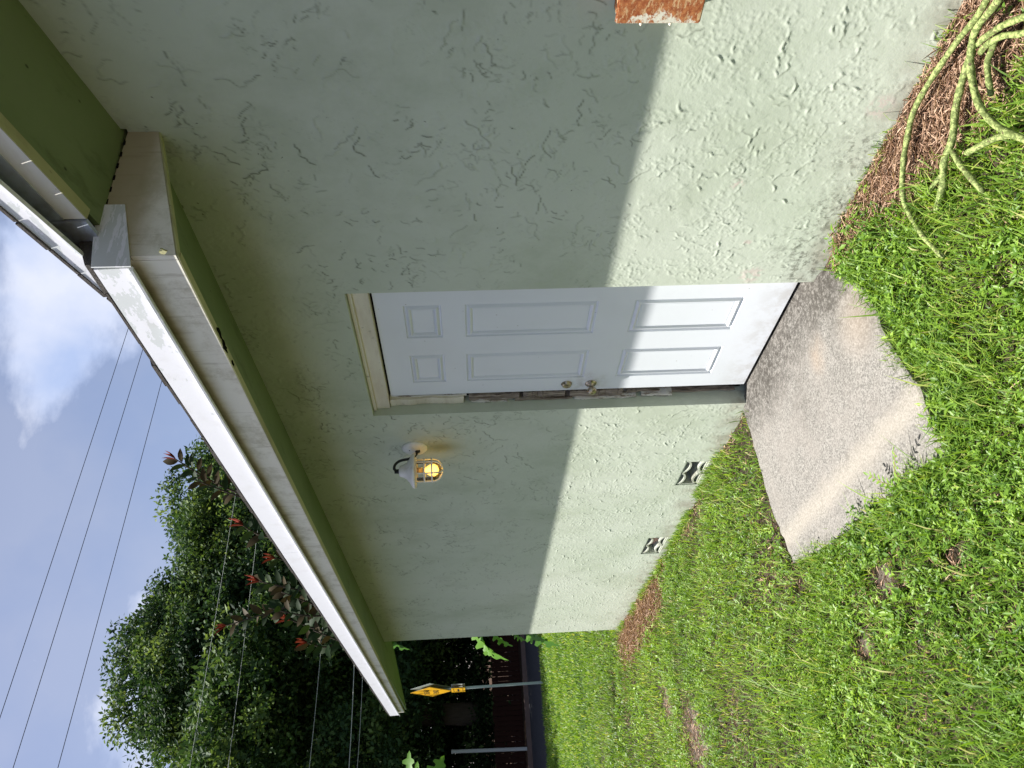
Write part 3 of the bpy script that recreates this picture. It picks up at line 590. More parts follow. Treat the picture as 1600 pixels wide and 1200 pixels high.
# shingled low roof: slab with an uneven dark edge
g = G(); rs = math.tan(math.radians(17.6)); xr = XA
def rt(x): return e_z(x) + 0.122
N_ = 60
for i in range(N_):
    a = lerp(xr + .02, XE - 0.02, i / N_); b = lerp(xr + .02, XE - 0.02, (i + 1) / N_); o1 = random.uniform(0.001, 0.006); h1 = random.uniform(.008, .016)
    def pr(x): return [(x, e_y(x) - o1, rt(x) + 0.001), (x, e_y(x) - o1, rt(x) + h1), (x, e_y(x) + .1, rt(x) + .026 + .1 * rs), (x, e_y(x) + .1, rt(x) + .001)]
    g.add(*prism(pr(a), pr(b - 0.004)))
g.build("shingle_edge", 'shingle', HOUSE)
g = G(); 
def pr(x): return [(x, e_y(x) + .05, rt(x) + .012 + .05 * rs - .02), (x, e_y(x) + .05, rt(x) + .014 + .05 * rs), (x, 3.2, rt(x) + .012 + 3.7 * rs), (x, 3.2, rt(x) + 3.7 * rs - .02)]
g.add(*prism(pr(xr), pr(XE)))
def pr(x): return [(x, 3.2, rt(x) + .012 + 3.7 * rs), (x, 3.2, rt(x) + 3.7 * rs - .02), (x, 7.5, rt(x) + .6), (x, 7.5, rt(x) + .62)]
g.add(*prism(pr(xr), pr(XE))); g.build("roof", 'shingle', HOUSE)

# upper gable roof to the right -------------------------------------------------
def us(x): return 2.757 + 0.235 * (x - 0.888)             # soffit at the rake
XU = 5.2
g = G(); g.hexa([(XA + .02, 0.3, us(XA) - .012), (XU, 0.3, us(XU) - .012 + .05), (XU, -0.40, us(XU) + .012), (XA + .02, -0.40, us(XA) + .012)], [(XA + .02, 0.3, us(XA) + .01), (XU, 0.3, us(XU) + .07), (XU, -0.40, us(XU) + .03), (XA + .02, -0.40, us(XA) + .03)])
g.build("soffit", 'soffit', HOUSE)
g = G(); xa = 0.905
g.hexa([(xa, -.400, us(xa)), (XU, -.400, us(XU)), (XU, -.436, us(XU)), (xa, -.436, us(xa))], [(xa, -.400, us(xa) + .20), (XU, -.400, us(XU) + .20), (XU, -.436, us(XU) + .20), (xa, -.436, us(xa) + .20)])
rk = g.build("rake_board", 'peeling_white_paint', HOUSE)
g = G(); g.hexa([(xa, -.396, us(xa) - .004), (XU, -.396, us(XU) - .004), (XU, -.437, us(XU) - .004), (xa, -.437, us(xa) - .004)], [(xa, -.396, us(xa) - .0005), (XU, -.396, us(XU) - .0005), (XU, -.437, us(XU) - .0005), (xa, -.437, us(xa) - .0005)]); g.build("bottom_edge", 'olive_edge_paint', rk)
g = G(); g.hexa([(xa, -.4365, us(xa) + .065), (XU, -.4365, us(XU) + .065), (XU, -.440, us(XU) + .065), (xa, -.440, us(xa) + .065)], [(xa, -.4365, us(xa) + .20), (XU, -.4365, us(XU) + .20), (XU, -.442, us(XU) + .20), (xa, -.442, us(xa) + .20)]); g.build("rake_shade_strip", 'flash_and_shade', rk)  # grey strip painting in the shade on the rake board's upper part
xb = 0.50
_b0 = onplane(0, 272, 1, -.502); _b1 = onplane(148, 403, 1, -.502); _t0 = onplane(0, 320, 1, -.506); _t1 = onplane(176, 471, 1, -.506)
def ud(x): return _b1.z + (x - _b1.x) * (_b0.z - _b1.z) / (_b0.x - _b1.x) + .022
UH = _t1.z + (.95 - _t1.x) * (_t0.z - _t1.z) / (_t0.x - _t1.x) - ud(.95)
g = G(); g.hexa([(xb, -.494, ud(xb)), (XU, -.494, ud(XU)), (XU, -.502, ud(XU)), (xb, -.502, ud(xb))], [(xb, -.494, ud(xb) + UH), (XU, -.494, ud(XU) + UH), (XU, -.506, ud(XU) + UH), (xb, -.506, ud(xb) + UH)])
g.hexa([(xb, -.501, ud(xb) - .003), (XU, -.501, ud(XU) - .003), (XU, -.512, ud(XU) - .003), (xb, -.512, ud(xb) - .003)], [(xb, -.501, ud(xb) + .008), (XU, -.501, ud(XU) + .008), (XU, -.512, ud(XU) + .004), (xb, -.512, ud(xb) + .004)])
g.build("drip_edge", 'drip', HOUSE)
g = G(); g.hexa([(.64, -.43, ud(.64) - .01), (.90, -.43, us(.90) + .0), (.90, -.445, us(.90) + .0), (.64, -.445, ud(.64) - .01)], [(.64, -.43, ud(.64) + .09), (.90, -.43, ud(.9) + .09), (.90, -.445, ud(.9) + .09), (.64, -.445, ud(.64) + .09)]); g.build("flashing", 'flash_and_shade', HOUSE)
g = G()
for i in range(40):
    a = lerp(xb, XU, i / 40); b = lerp(xb, XU, (i + 1) / 40) - .006; o1 = random.uniform(.001, .007); h1 = random.uniform(.006, .016)
    g.hexa([(a, 0, ud(a) + UH + .001), (b, 0, ud(b) + UH + .001), (b, -.508 - o1, ud(b) + UH + .001), (a, -.508 - o1, ud(a) + UH + .001)], [(a, 0, ud(a) + UH + .001 + h1), (b, 0, ud(b) + UH + .001 + h1), (b, -.508 - o1, ud(b) + UH + .001 + h1), (a, -.508 - o1, ud(a) + UH + .001 + h1)])
g.build("shingle_edge", 'shingle', HOUSE)
g = G(); g.hexa([(xb, 7.5, ud(xb) + UH + .002), (XU, 7.5, ud(XU) + UH + .002), (XU, -.47, ud(XU) + UH + .002), (xb, -.47, ud(xb) + UH + .002)], [(xb, 7.5, ud(xb) + UH + .02), (XU, 7.5, ud(XU) + UH + .02), (XU, -.45, ud(XU) + UH + .0085), (xb, -.45, ud(xb) + UH + .0085)]); g.build("roof", 'shingle', HOUSE)
# rotten bites in the soffit edge and a flake of putty (small things seen on the boards)
def blotch(name, p, ax1, ax2, r, mat, parent, nrm_, n=14, th=.002):
    V = []; 
    for j in range(n):
        a = 2 * math.pi * j / n; rr = r * random.uniform(.55, 1.15); V.append(Vector(p) + Vector(ax1) * math.cos(a) * rr + Vector(ax2) * math.sin(a) * rr)
    W_ = [v + Vector(nrm_) * th for v in V]; return mesh(name, *prism(V, W_), mat, parent)
for (px, py), r, s1 in (((343, 512), .017, 2.2), ((352, 530), .022, 1.6), ((347, 545), .012, 1.8), ((363, 566), .012, 1.5)):
    p = onplane(px, py, 2, 2.50); p = Vector((p.x, c_y(p.x) + .012 + .010 * (s1 > 1.7), c_z(p.x) - .0045))
    blotch("rot_hole", p, (s1 * 1.3, 0, 0), (0, .7, 0), r * .9, 'mould', soffit, (0, 0, -1))
p = onplane(256, 392, 1, -0.521); blotch("putty_patch", p, (1, 0, 0), (0, 0, 1), .013, 'olive_edge_paint', None, (0, -1, 0), th=.006).parent = None
bpy.data.objects["putty_patch"].parent = HOUSE

# door ------------------------------------------------------------------------
YD = 0.078; SX0, SX1 = -0.985, -0.0707
DOOR = mesh("door", [(0, 0, 0)], [], 'door', HOUSE)
PX = [(-0.3195, -0.0707 - .1243 + 0.0), (-0.3195 - .0, 0)]
m_, pw_ = .1243, .2575
cols = [(SX1 - m_ - pw_, SX1 - m_), (SX0 + m_, SX0 + m_ + pw_)]
rows = [(1.7156, 1.8958), (0.9523, 1.6008), (0.2319, 0.7753)]
g = G(); xs = sorted({SX0, SX1} | {v for c_ in cols for v in c_}); zs = sorted({0.006, 2.03} | {v for r in rows for v in r})
for i in range(len(xs) - 1):
    for j in range(len(zs) - 1):
        xm, zm = (xs[i] + xs[i + 1]) / 2, (zs[j] + zs[j + 1]) / 2
        if any(a < xm < b for a, b in cols) and any(a < zm < b for a, b in rows): continue
        g.add([(xs[i], YD, zs[j]), (xs[i + 1], YD, zs[j]), (xs[i + 1], YD, zs[j + 1]), (xs[i], YD, zs[j + 1])], [(0, 1, 2, 3)])
g.add([(SX0, YD, .006), (SX1, YD, .006), (SX1, YD, 2.03), (SX0, YD, 2.03), (SX0, YD + .04, .006), (SX1, YD + .04, .006), (SX1, YD + .04, 2.03), (SX0, YD + .04, 2.03)], [(4, 7, 6, 5), (0, 4, 5, 1), (3, 2, 6, 7), (0, 3, 7, 4), (1, 5, 6, 2)])
tmp = g.build("door_slab_mesh", 'door', HOUSE); DOOR.data = tmp.data; bpy.data.objects.remove(tmp)
PROF = [(0, 0), (.004, .0075), (.010, .0085), (.017, .002), (.023, -.003), (.029, -.001), (.037, .0085), (.042, .006)]
for a, b in cols:
    for c_, d in rows:
        V = []; F = []
        for q, dep in PROF:
            V += [(a + q, YD + dep, c_ + q), (b - q, YD + dep, c_ + q), (b - q, YD + dep, d - q), (a + q, YD + dep, d - q)]
        for i in range(len(PROF) - 1):
            for j in range(4): F.append((i * 4 + j, i * 4 + (j + 1) % 4, i * 4 + 4 + (j + 1) % 4, i * 4 + 4 + j))
        e = (len(PROF) - 1) * 4; F.append((e, e + 1, e + 2, e + 3)); mesh("panel", V, F, 'door', DOOR)
g = G(); kx, kz = -0.925, 0.905
g.lathe((kx, YD + .002, kz), (0, -1, 0), [(0, .0), (0, .033), (.004, .033), (.009, .027), (.012, .015), (.028, .012), (.034, .018), (.044, .0265), (.056, .0275), (.064, .023), (.067, .012), (.0665, .0)], 28); g.build("knob", 'brass', DOOR, smooth=True)
g = G(); g.lathe((kx + .004, YD + .002, 1.043), (0, -1, 0), [(0, .0), (0, .031), (.003, .031), (.016, .025), (.0185, .022), (.0185, .013), (.0155, .012), (.0155, 0)], 28); g.box((kx + .0025, YD - .0155, 1.036), (kx + .0055, YD - .0135, 1.05)); g.build("deadbolt", 'brass', DOOR, smooth=False)
# frame: header, hinge-side jamb, rotten latch-side jamb in separate splintered pieces
FR = G().box((DX0 + .004, .045, 2.042), (DX1 - .004, .16, DZ1 - .006)).build("door_frame", 'jamb_cream_paint', HOUSE)
G().box((DX0 + .004, .032, 2.115), (DX1 - .004, .0445, DZ1 - .003)).build("moulding", 'jamb_cream_paint', FR)
G().box((SX1 + .004, .062, .0), (DX1 - .002, .16, 2.034)).build("jamb", 'jamb_cream_paint', FR)
G().box((DX0 + .004, .10, 2.030), (DX1 - .004, .15, 2.0415)).build("gap_shade_strip", "dark", FR)  # black strip painting the shade in the gap above the door
G().box((DX0 + .003, .115, .0), (SX0 - .002, .16, 2.034)).build("jamb", 'dark', FR)  # black backing painting the dark gap behind the splintered boards
def splint(z0, z1, x0, x1, y0, mat, n=7, j=.004):
    g = G(); P = []
    for i in range(n + 1):
        z_ = lerp(z0, z1, i / n); P.append((x0 + random.uniform(-j, j), x1 + random.uniform(-j, j), y0 + random.uniform(-j, j), z_ + (random.uniform(-.015, .015) if i in (0, n) else 0)))
    for i in range(n):
        a, b = P[i], P[i + 1]
        g.hexa([(a[0], a[2], a[3]), (a[1], a[2], a[3] + random.uniform(-.004, .004)), (a[1], .115, a[3]), (a[0], .115, a[3])], [(b[0], b[2], b[3]), (b[1], b[2], b[3]), (b[1], .115, b[3]), (b[0], .115, b[3])])
    g.build("splintered_board", mat, FR)
splint(1.62, 2.045, DX0 + .004, SX0 - .020, .064, 'jamb_cream_paint')
splint(1.60, 2.03, SX0 - .026, SX0 - .012, .078, 'flake')
splint(1.30, 1.60, DX0 + .012, SX0 - .016, .074, 'rot', 9)
splint(1.36, 1.58, DX0 + .004, DX0 + .016, .064, 'flake', 6)
splint(1.05, 1.29, DX0 + .020, SX0 - .010, .078, 'rot', 8)
splint(.99, 1.34, DX0 + .004, DX0 + .019, .068, 'rot', 8)
splint(.70, 1.03, DX0 + .014, SX0 - .010, .072, 'rot', 9)
splint(.62, .98, DX0 + .004, DX0 + .013, .062, 'flake', 8)
splint(.42, .60, DX0 + .005, DX0 + .022, .066, 'flake', 6)
splint(.50, .69, DX0 + .026, DX0 + .045, .084, 'rot', 6)
splint(.03, .48, DX0 + .004, DX0 + .018, .088, 'rot', 9)
G().box((DX0 + .002, .02, -.06), (DX1 - .002, .2, -.035)).build("threshold", 'rot', FR)

# ------------------------------------------------------------------ wall lamp
LP = Vector((-1.465, 0, 1.933))
LAMP = empty("wall_lamp", "lit white caged wall lamp on a black gooseneck left of the door", "lamp", LP)
G().lathe(LP, (0, -1, 0), [(0, .0), (0, .078), (.006, .077), (.016, .066), (.022, .045), (.024, .0)], 32).build("wall_plate", 'enamel', LAMP, smooth=True)
g = G(); 
for dz in (-.03, .03): G().lathe(LP + Vector((.012, -.022, dz)), (0, -1, 0), [(0, .0), (0, .004), (.003, .003), (.003, 0)], 10).build("screw", 'black', LAMP)
SH = Vector((-1.475, -0.150, 2.022))          # top of the shade
g = G(); P0 = LP + Vector((-.002, -.02, -.018)); pts = [P0, P0 + Vector((0, -.03, .012)), P0 + Vector((0, -.052, .05)), P0 + Vector((0, -.058, .085)), P0 + Vector((-.002, -.068, .115)), P0 + Vector((-.004, -.088, .135)), P0 + Vector((-.006, -.112, .140)), SH + Vector((0, .012, .028)), SH + Vector((0, 0, .018)), SH + Vector((0, 0, -.005))]
def spline(P, n=5):
    P = [Vector(p) for p in P]; out = []
    for i in range(len(P) - 1):
        a, b, c_, d = P[max(i - 1, 0)], P[i], P[i + 1], P[min(i + 2, len(P) - 1)]
        for j in range(n):
            t = j / n; out.append(0.5 * ((2 * b) + (c_ - a) * t + (2 * a - 5 * b + 4 * c_ - d) * t * t + (3 * b - a - 3 * c_ + d) * t ** 3))
    return out + [P[-1]]
g.tube(spline(pts), .0082, 12); g.lathe(P0 + Vector((0, .004, 0)), (0, -1, 0), [(0, 0), (0, .017), (.012, .015), (.016, .009)], 16)
g.lathe(SH + Vector((0, 0, .03)), (0, 0, -1), [(0, 0), (0, .013), (.03, .014), (.034, .018), (.04, .018)], 16); g.build("gooseneck", 'black', LAMP, smooth=True)
dn = Vector((0.0, 0.0, -1))
G().lathe(SH, dn, [(-.002, .0), (-.002, .028), (.006, .034), (.022, .038), (.042, .050), (.060, .072), (.076, .100), (.084, .106), (.096, .107), (.096, .100), (.09, .095), (.08, .07)], 40).build("shade", 'enamel', LAMP, smooth=True)
CG = SH + dn * .096
cage = G(); prof = []
R_ = .070; H_ = .105
for i in range(15):
    t = i / 14
    prof.append((t * 0.70 * (H_ + R_), R_) if t < .0 else None)
def cagep(a, s): # s 0..1 down the cage
    tot = H_ + R_ * math.pi / 2; l_ = s * tot
    if l_ < H_: r, h_ = R_, l_
    else: an = (l_ - H_) / R_; r, h_ = R_ * math.cos(an), H_ + R_ * .85 * math.sin(an)
    return CG + Vector((math.cos(a) * r, math.sin(a) * r, -h_))
for k_ in range(6):
    a = math.pi * k_ / 3 + .35; cage.tube([cagep(a, s_ / 16) for s_ in range(17)], .0046, 6)
for s_ in (.02, .25, .46):
    r, h_ = R_, s_ * (H_ + R_ * math.pi / 2); P = [CG + Vector((math.cos(t * math.pi / 16) * r, math.sin(t * math.pi / 16) * r, -h_)) for t in range(33)]; cage.tube(P, .0048, 6, cap=False)
cage.build("cage", 'enamel', LAMP, smooth=True)
G().lathe(CG, dn, [(0, .06)] + [(.10 * i / 5, .061) for i in range(1, 6)] + [(.10 + .055 * math.sin(t * math.pi / 16), .061 * math.cos(t * math.pi / 16)) for t in range(1, 9)], 28).build("glass_jar", 'glass', LAMP, smooth=True)
G().lathe(CG, dn, [(-.02, .0), (-.02, .018), (.03, .018), (.032, .014), (.05, .014)], 16).build("bulb_socket", 'base', LAMP, smooth=True)
G().lathe(CG + dn * .048, dn, [(0, .013), (.012, .018), (.025, .028), (.045, .038), (.066, .038), (.084, .026), (.092, .0)], 24).build("bulb", 'bulb', LAMP, smooth=True)
pl = bpy.data.lights.new("bulb_light", 'POINT'); pl.energy = 0.05; pl.color = (1, .62, .22); pl.shadow_soft_size = .035
plo = bpy.data.objects.new("bulb_light", pl); COL.objects.link(plo); plo.parent = LAMP; plo.location = CG + dn * .09 - LP

# ------------------------------------------------------------------ rusty box
BX = Vector((1.322, 0, .862))
BOX = empty("electrical_box", "rusty peeling metal box fixed high on the stucco wall at the photo's edge", "box", BX)
G().box((1.322, -.07, .868), (1.47, -.002, 1.118)).build("box_body", 'rustbox', BOX, bevel=.009)
G().box((1.317, -.081, .862), (1.475, -.0705, 1.123)).build("cover", 'rustbox', BOX, bevel=.004)
g = G()
for dz in (.10, .20): G().lathe((1.318, -.074, .862 + dz * .9), (-1, 0, 0), [(0, 0), (0, .006), (.008, .004), (.012, .0)], 8).build("paint_drip", 'jamb_cream_paint', BOX)
G().tube([(1.40, -.035, .868), (1.40, -.035, .60), (1.44, -.03, .45), (1.52, -.03, .3), (1.55, -.03, -.1)], .011, 10).build("conduit", 'black', BOX, smooth=True)

# ------------------------------------------------------------------ street sign, posts, fence, wires
TS = 17.0; SB = at(847, 1066, TS); SG = empty("street_sign", "yellow diamond warning sign with a small arrow plaque beside the road", "sign", SB)
tp = at(652, 1080, TS)
G().tube([SB + Vector((0, 0, -.3)), (tp + SB * 0)], .030, 8).build("pole", 'galv', SG)
nv = Vector((0.02, -1, 0)).normalized()                # the way the sign faces
sd = Vector((1, 0.02, 0)).normalized()
def facing(cx, off): return cx + nv * off
def plate(pts, c_, off, th, name, mat, parent):
    a = [c_ + sd * x_ + Vector((0, 0, z_)) + nv * off for x_, z_ in pts]; b = [v + nv * th for v in a]; return mesh(name, *prism(a, b), mat, parent)
cS = SB.lerp(tp, 173 / 195); hw = .47
dia = plate([(0, -hw), (hw, 0), (0, hw), (-hw, 0)], cS, .035, .004, "diamond_panel", 'signy', SG)
fr_ = G()
for i, (p, q) in enumerate((((0, -1), (1, 0)), ((1, 0), (0, 1)), ((0, 1), (-1, 0)), ((-1, 0), (0, -1)))):
    P = [cS + sd * (p[0] * s_) + Vector((0, 0, p[1] * s_)) + nv * .0395 for s_ in (hw * .955, hw * .93)] + [cS + sd * (q[0] * s_) + Vector((0, 0, q[1] * s_)) + nv * .0395 for s_ in (hw * .93, hw * .955)]
    fr_.add(*prism(P, [v + nv * .001 for v in P]))
fr_.build("border", 'sblack', dia)
plate([(0, -hw), (hw, 0), (0, hw), (-hw, 0)], cS, -.045, .004, "rear_panel", 'galv', SG)
def text(s_, size, pos, parent, name, mat):
    cu = bpy.data.curves.new(name, 'FONT'); cu.body = s_; cu.size = size; cu.align_x = 'CENTER'; cu.align_y = 'CENTER'; cu.extrude = .001; cu.offset = 0
    o = bpy.data.objects.new(name + "_tmp", cu); COL.objects.link(o); bpy.context.view_layer.update()
    me = bpy.data.meshes.new_from_object(o); bpy.data.objects.remove(o); me.materials.clear(); me.materials.append(MATS[mat])
    me.transform(Matrix((sd, Vector((0, 0, 1)), nv)).transposed().to_4x4())
    return link(name, me, None, parent, pos)
text("DEAD", .175, cS + nv * .041 + Vector((0, 0, .10)), dia, "lettering", 'sblack')
text("END", .175, cS + nv * .041 + Vector((0, 0, -.11)), dia, "lettering", 'sblack')
cP = SB.lerp(tp, 131 / 195); pq = plate([(-.20, -.155), (.20, -.155), (.20, .155), (-.20, .155)], cP, .035, .004, "arrow_plaque", 'signy', SG)
g = G()
for pts in ([(-.10, -.018), (.10, -.018), (.10, .018), (-.10, .018)], [(-.16, 0), (-.07, -.06), (-.07, .06)], [(-.17, -.105), (.17, -.105), (.17, -.097), (-.17, -.097)], [(-.17, .097), (.17, .097), (.17, .105), (-.17, .105)]):
    a = [cP + sd * x_ + Vector((0, 0, z_)) + nv * .0400 for x_, z_ in pts]; g.add(*prism(a, [v + nv * .001 for v in a]))
g.build("arrow", 'sblack', pq)
plate([(-.20, -.155), (.20, -.155), (.20, .155), (-.20, .155)], cP, -.05, .004, "rear_plaque", 'wpost', SG)

pp = empty("marker_post", "thin pale grey post standing beyond the road before the fence", "post", (-21.62, .80, .17))
G().tube([(-21.62, .80, .10), (-21.72, .86, 2.35)], .05, 8).build("post_shaft", 'wpost', pp)
G().tube([(-21.715, .857, 2.35), (-21.717, .858, 2.39)], .058, 8).build("post_cap", 'wpost', pp)

FN = empty("board_fence", "low dark reddish brown board fence in the shade across the road", "fence", (-23.0, 3, .1))
bme = None
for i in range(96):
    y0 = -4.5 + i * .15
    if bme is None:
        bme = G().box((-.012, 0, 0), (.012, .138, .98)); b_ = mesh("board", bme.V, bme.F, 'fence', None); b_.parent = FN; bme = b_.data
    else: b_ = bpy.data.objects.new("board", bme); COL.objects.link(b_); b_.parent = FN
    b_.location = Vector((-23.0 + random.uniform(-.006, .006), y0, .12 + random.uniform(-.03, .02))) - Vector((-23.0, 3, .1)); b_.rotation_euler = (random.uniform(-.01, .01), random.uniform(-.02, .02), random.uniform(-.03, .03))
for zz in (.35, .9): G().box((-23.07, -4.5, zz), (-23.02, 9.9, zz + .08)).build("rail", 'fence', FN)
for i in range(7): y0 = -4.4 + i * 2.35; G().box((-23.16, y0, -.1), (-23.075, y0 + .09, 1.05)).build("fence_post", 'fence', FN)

WX = -16.0
wl = [("uppermost black utility wire crossing the blue sky", (200, 510), (0, 1120)), ("second black utility wire from the top crossing the sky", (222, 545), (20, 1200)), ("third black utility wire from the top crossing the sky", (250, 600), (90, 1200)),
      ("highest of the thin pale wires in front of the big tree", (365, 783), (296, 1200)), ("second highest thin wire in front of the tree", (400, 837), (356, 1200)), ("thin wire in the middle of the dark tree below the red leaves", (500, 1012), (483, 1200)),
      ("thicker of two close wires just left of the roof tip", (552, 1033), (545, 1200)), ("lowest thin wire next to the roof tip", (565, 1054), (558, 1200))]
for i, (lb, a, b) in enumerate(wl):
    xw = WX - .25 * i if i > 2 else WX; A_ = onplane(*a, 0, xw); B_ = onplane(*b, 0, xw); d = (A_ - B_); s0 = B_ - d * 1.1; s1 = A_ + d * 1.6
    P = []
    for j in range(25):
        t = j / 24; p = s0.lerp(s1, t); p.z += ((t - .5) ** 2 * 4 - 1) * .15 + .12; P.append(p)
    o = G().tube(P, .0085 if i < 3 else .006 if i != 6 else .010, 5).build("utility_wire", 'wire' if i < 3 else 'wpost'); o['label'] = lb; o['category'] = "wire"; o['group'] = "utility wires along the road"

# ------------------------------------------------------------------ trees
def rdir(n):
    v = rng.normal(size=(n, 3)); return norm(v)
def crown_arrays(c, rad, npuff, nleaf, lsize, puff_r=(.5, 1.15), shell=.62, floor=-.85):
    c = np.array(c); rad = np.array(rad)
    u = rdir(npuff * 3); u = u[u[:, 2] > floor][:npuff]; rr = shell + (1 - shell) * rng.random(len(u)) ** .6
    bulge = .80 + .34 * vnoise(u[:, 0] * 3 + 5, u[:, 1] * 3 + u[:, 2] * 4, 1.0, 3)
    pc = c + u * rad * (rr * bulge)[:, None]; pr = rng.uniform(*puff_r, len(pc))
    n = len(pc); ii = np.repeat(np.arange(n), nleaf); v = rdir(n * nleaf)
    v[:, 2] = np.where(v[:, 2] < -.25, -v[:, 2] * .7, v[:, 2]); v = norm(v)
    t = rng.random(len(v)) ** .4; b = pc[ii] + v * (pr[ii] * t)[:, None] * np.array([1, 1, .75])
    d = norm(v * .5 + rdir(len(v)) * .9 + np.array([0, 0, -.15])); nr = norm(v + rdir(len(v)) * .7 + np.array([0, 0, .5]))
    tone = np.clip(.40 + .16 * rng.normal(size=len(v)) + .24 * rng.normal(size=n)[ii], 0, 1); tone = np.where(rng.random(len(v)) < .96, np.minimum(tone, .84), tone)
    return leaf_arrays(b, d, nr, lsize * rng.uniform(.7, 1.35, len(v)), lsize * .30 * rng.uniform(.8, 1.2, len(v)), tone)
def tree(name, label, cat, base, crowns, trunk_top, limbs, mat='oak_leaf', r0=.4, group=None, leaf=.15, npf=200, nl=210, lean=(0, 0)):
    T = empty(name, label, cat, base, group); base = Vector(base); top = Vector(trunk_top); P = []
    for i in range(9): t = i / 8; p = base.lerp(top, t); p.x += math.sin(t * 3) * .25; p.y += math.sin(t * 4 + 1) * .2; P.append(p)
    P[0].z -= .3; tr_ = G().tube(P, [r0 * (1 - .5 * i / 8) * (1.35 if i == 0 else 1) for i in range(9)], 10).build("trunk", 'bark', T, smooth=True)
    for q in limbs:
        q = Vector(q); s0 = P[5 + random.randint(0, 2)]; mid = s0.lerp(q, .5) + Vector((random.uniform(-.5, .5), random.uniform(-.5, .5), .5))
        G().tube(spline([s0, mid, q], 4), [r0 * .42 * (1 - .75 * i / 8) for i in range(9)], 7).build("limb", 'bark', T, smooth=True)
    Vs, Ts, To = [], [], []; off = 0
    for c_, rad, f in crowns:
        V, T_, to = crown_arrays(c_, rad, int(npf * f * 1.4), nl, leaf); Vs.append(V); Ts.append(T_ + off); To.append(to); off += len(V)
    fast_mesh("crown", np.concatenate(Vs), tris=np.concatenate(Ts), tone=np.concatenate(To), mat=mat, parent=T); return T
def cpt(px, py, t): return tuple(at(px, py, t))
NPK = 1.35
T1 = tree("oak_tree", "large dark green spreading tree across the road, tallest in view", "tree", (-24.5, 1.9, .16),
     [(cpt(450, 995, 26), (5.2, 5.0, 4.5), 1.0), (cpt(345, 1040, 25), (3.6, 3.2, 3.0), .45), (cpt(560, 1000, 25), (5.2, 5.0, 3.6), .5)], (-24.0, 2.6, 6.5), [cpt(330, 1100, 25), cpt(350, 950, 25), cpt(450, 900, 26), cpt(430, 1120, 24), cpt(520, 1130, 25)], r0=.42, npf=300)
T2 = tree("oak_tree", "lighter green tree with its crown cut by the photo's lower edge", "tree", (-22.9, -2.2, .16),
     [(cpt(500, 1215, 22.5), (4.2, 4.0, 3.9), 1.0)], (-22.4, -1.9, 5.5), [cpt(380, 1200, 22), cpt(450, 1150, 22), cpt(450, 1290, 22)], r0=.3, npf=210)
T3 = tree("oak_tree", "bushy tree whose crown shows just beyond the white roof edge", "tree", (-23.6, 9.5, .16),
     [(cpt(470, 800, 27), (4.6, 4.6, 4.3), 1.0), (cpt(395, 815, 27), (2.3, 2.3, 2.0), .22), (cpt(620, 960, 27), (3.5, 3.5, 2.6), .35)], (-23.4, 9.0, 6), [cpt(400, 820, 27), cpt(450, 760, 27), cpt(430, 900, 27)], r0=.32, npf=220)
T4 = tree("oak_tree", "dark broad tree seen only partly at the photo's bottom edge, overhanging the road", "tree", (-22.6, -7.5, .16),
     [((-20.5, -6.0, 8.6), (5.2, 5.0, 3.8), 1.0)], (-22.0, -7, 6), [(-19, -5, 8), (-22, -9, 8), (-20, -7, 9)], r0=.35, npf=170, nl=180, leaf=.17)
# low branches hanging over the road keep it in shade
V, T_, to = crown_arrays((-19.9, 2.2, 7.6), (2.6, 5.5, 1.5), 110, 190, .17)
fast_mesh("crown", V, tris=T_, tone=to, mat='oak_leaf', parent=T1)
# woodland behind
Vs, Ts, To = [], [], []; off = 0
for c_, rad, n_, nl_, ls in [((-30, -4, 5), (3.5, 5, 4.6), 120, 110, .30), ((-31, 5, 5), (3.5, 6, 4.8), 150, 110, .30), ((-32, 14, 5), (3.5, 6, 4.8), 120, 110, .30), ((-27, 3, 3.0), (1.6, 6, 2.6), 110, 160, .22), ((-27, -4, 3.0), (1.6, 5, 2.6), 90, 150, .22), ((-27, 11, 3), (1.6, 5, 3), 90, 120, .24)]:
    V, T_, to = crown_arrays(c_, rad, n_, nl_, ls, (.8, 1.6), .2, -1.1); Vs.append(V); Ts.append(T_ + off); To.append(to); off += len(V)
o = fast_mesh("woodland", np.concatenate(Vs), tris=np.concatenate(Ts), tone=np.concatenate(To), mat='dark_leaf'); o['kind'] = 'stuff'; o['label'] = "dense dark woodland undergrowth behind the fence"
V, T_, to = crown_arrays((-24.3, 3, .9), (.9, 7.5, 1.5), 120, 130, .13, (.35, .8), .2, -.6)
to = np.clip(to + .2, 0, 1); o = fast_mesh("undergrowth", V, tris=T_, tone=to, mat='dark_leaf'); o['kind'] = 'stuff'; o['label'] = "tangled shrubs rising just behind the brown fence"

# ------------------------------------------------------------------ leaves as pieces
def leaf_mesh(name, outline, mat, tone, fold=.18, droop=.25, cup=0):
    """outline: half-widths along the length [(t, w)], unit length"""
    V = []; F = []; n = len(outline)
    for t, w_ in outline:
        z_ = -droop * t * t; V += [(t, -w_, z_ + fold * w_), (t, 0, z_), (t, w_, z_ + fold * w_)]
    for i in range(n - 1):
        a = i * 3; F += [(a, a + 3, a + 4, a + 1), (a + 1, a + 4, a + 5, a + 2)]
    me = bpy.data.meshes.new(name); me.from_pydata(V, [], F); me.update(); me.materials.append(MATS[mat])
    at_ = me.attributes.new("tone", 'FLOAT', 'POINT'); at_.data.foreach_set("value", [tone] * len(V))
    me.polygons.foreach_set("use_smooth", [True] * len(me.polygons)); return me
OVAL = [(0, .006), (.06, .01), (.15, .10), (.3, .18), (.5, .215), (.7, .19), (.86, .10), (.95, .04), (1, .0)]
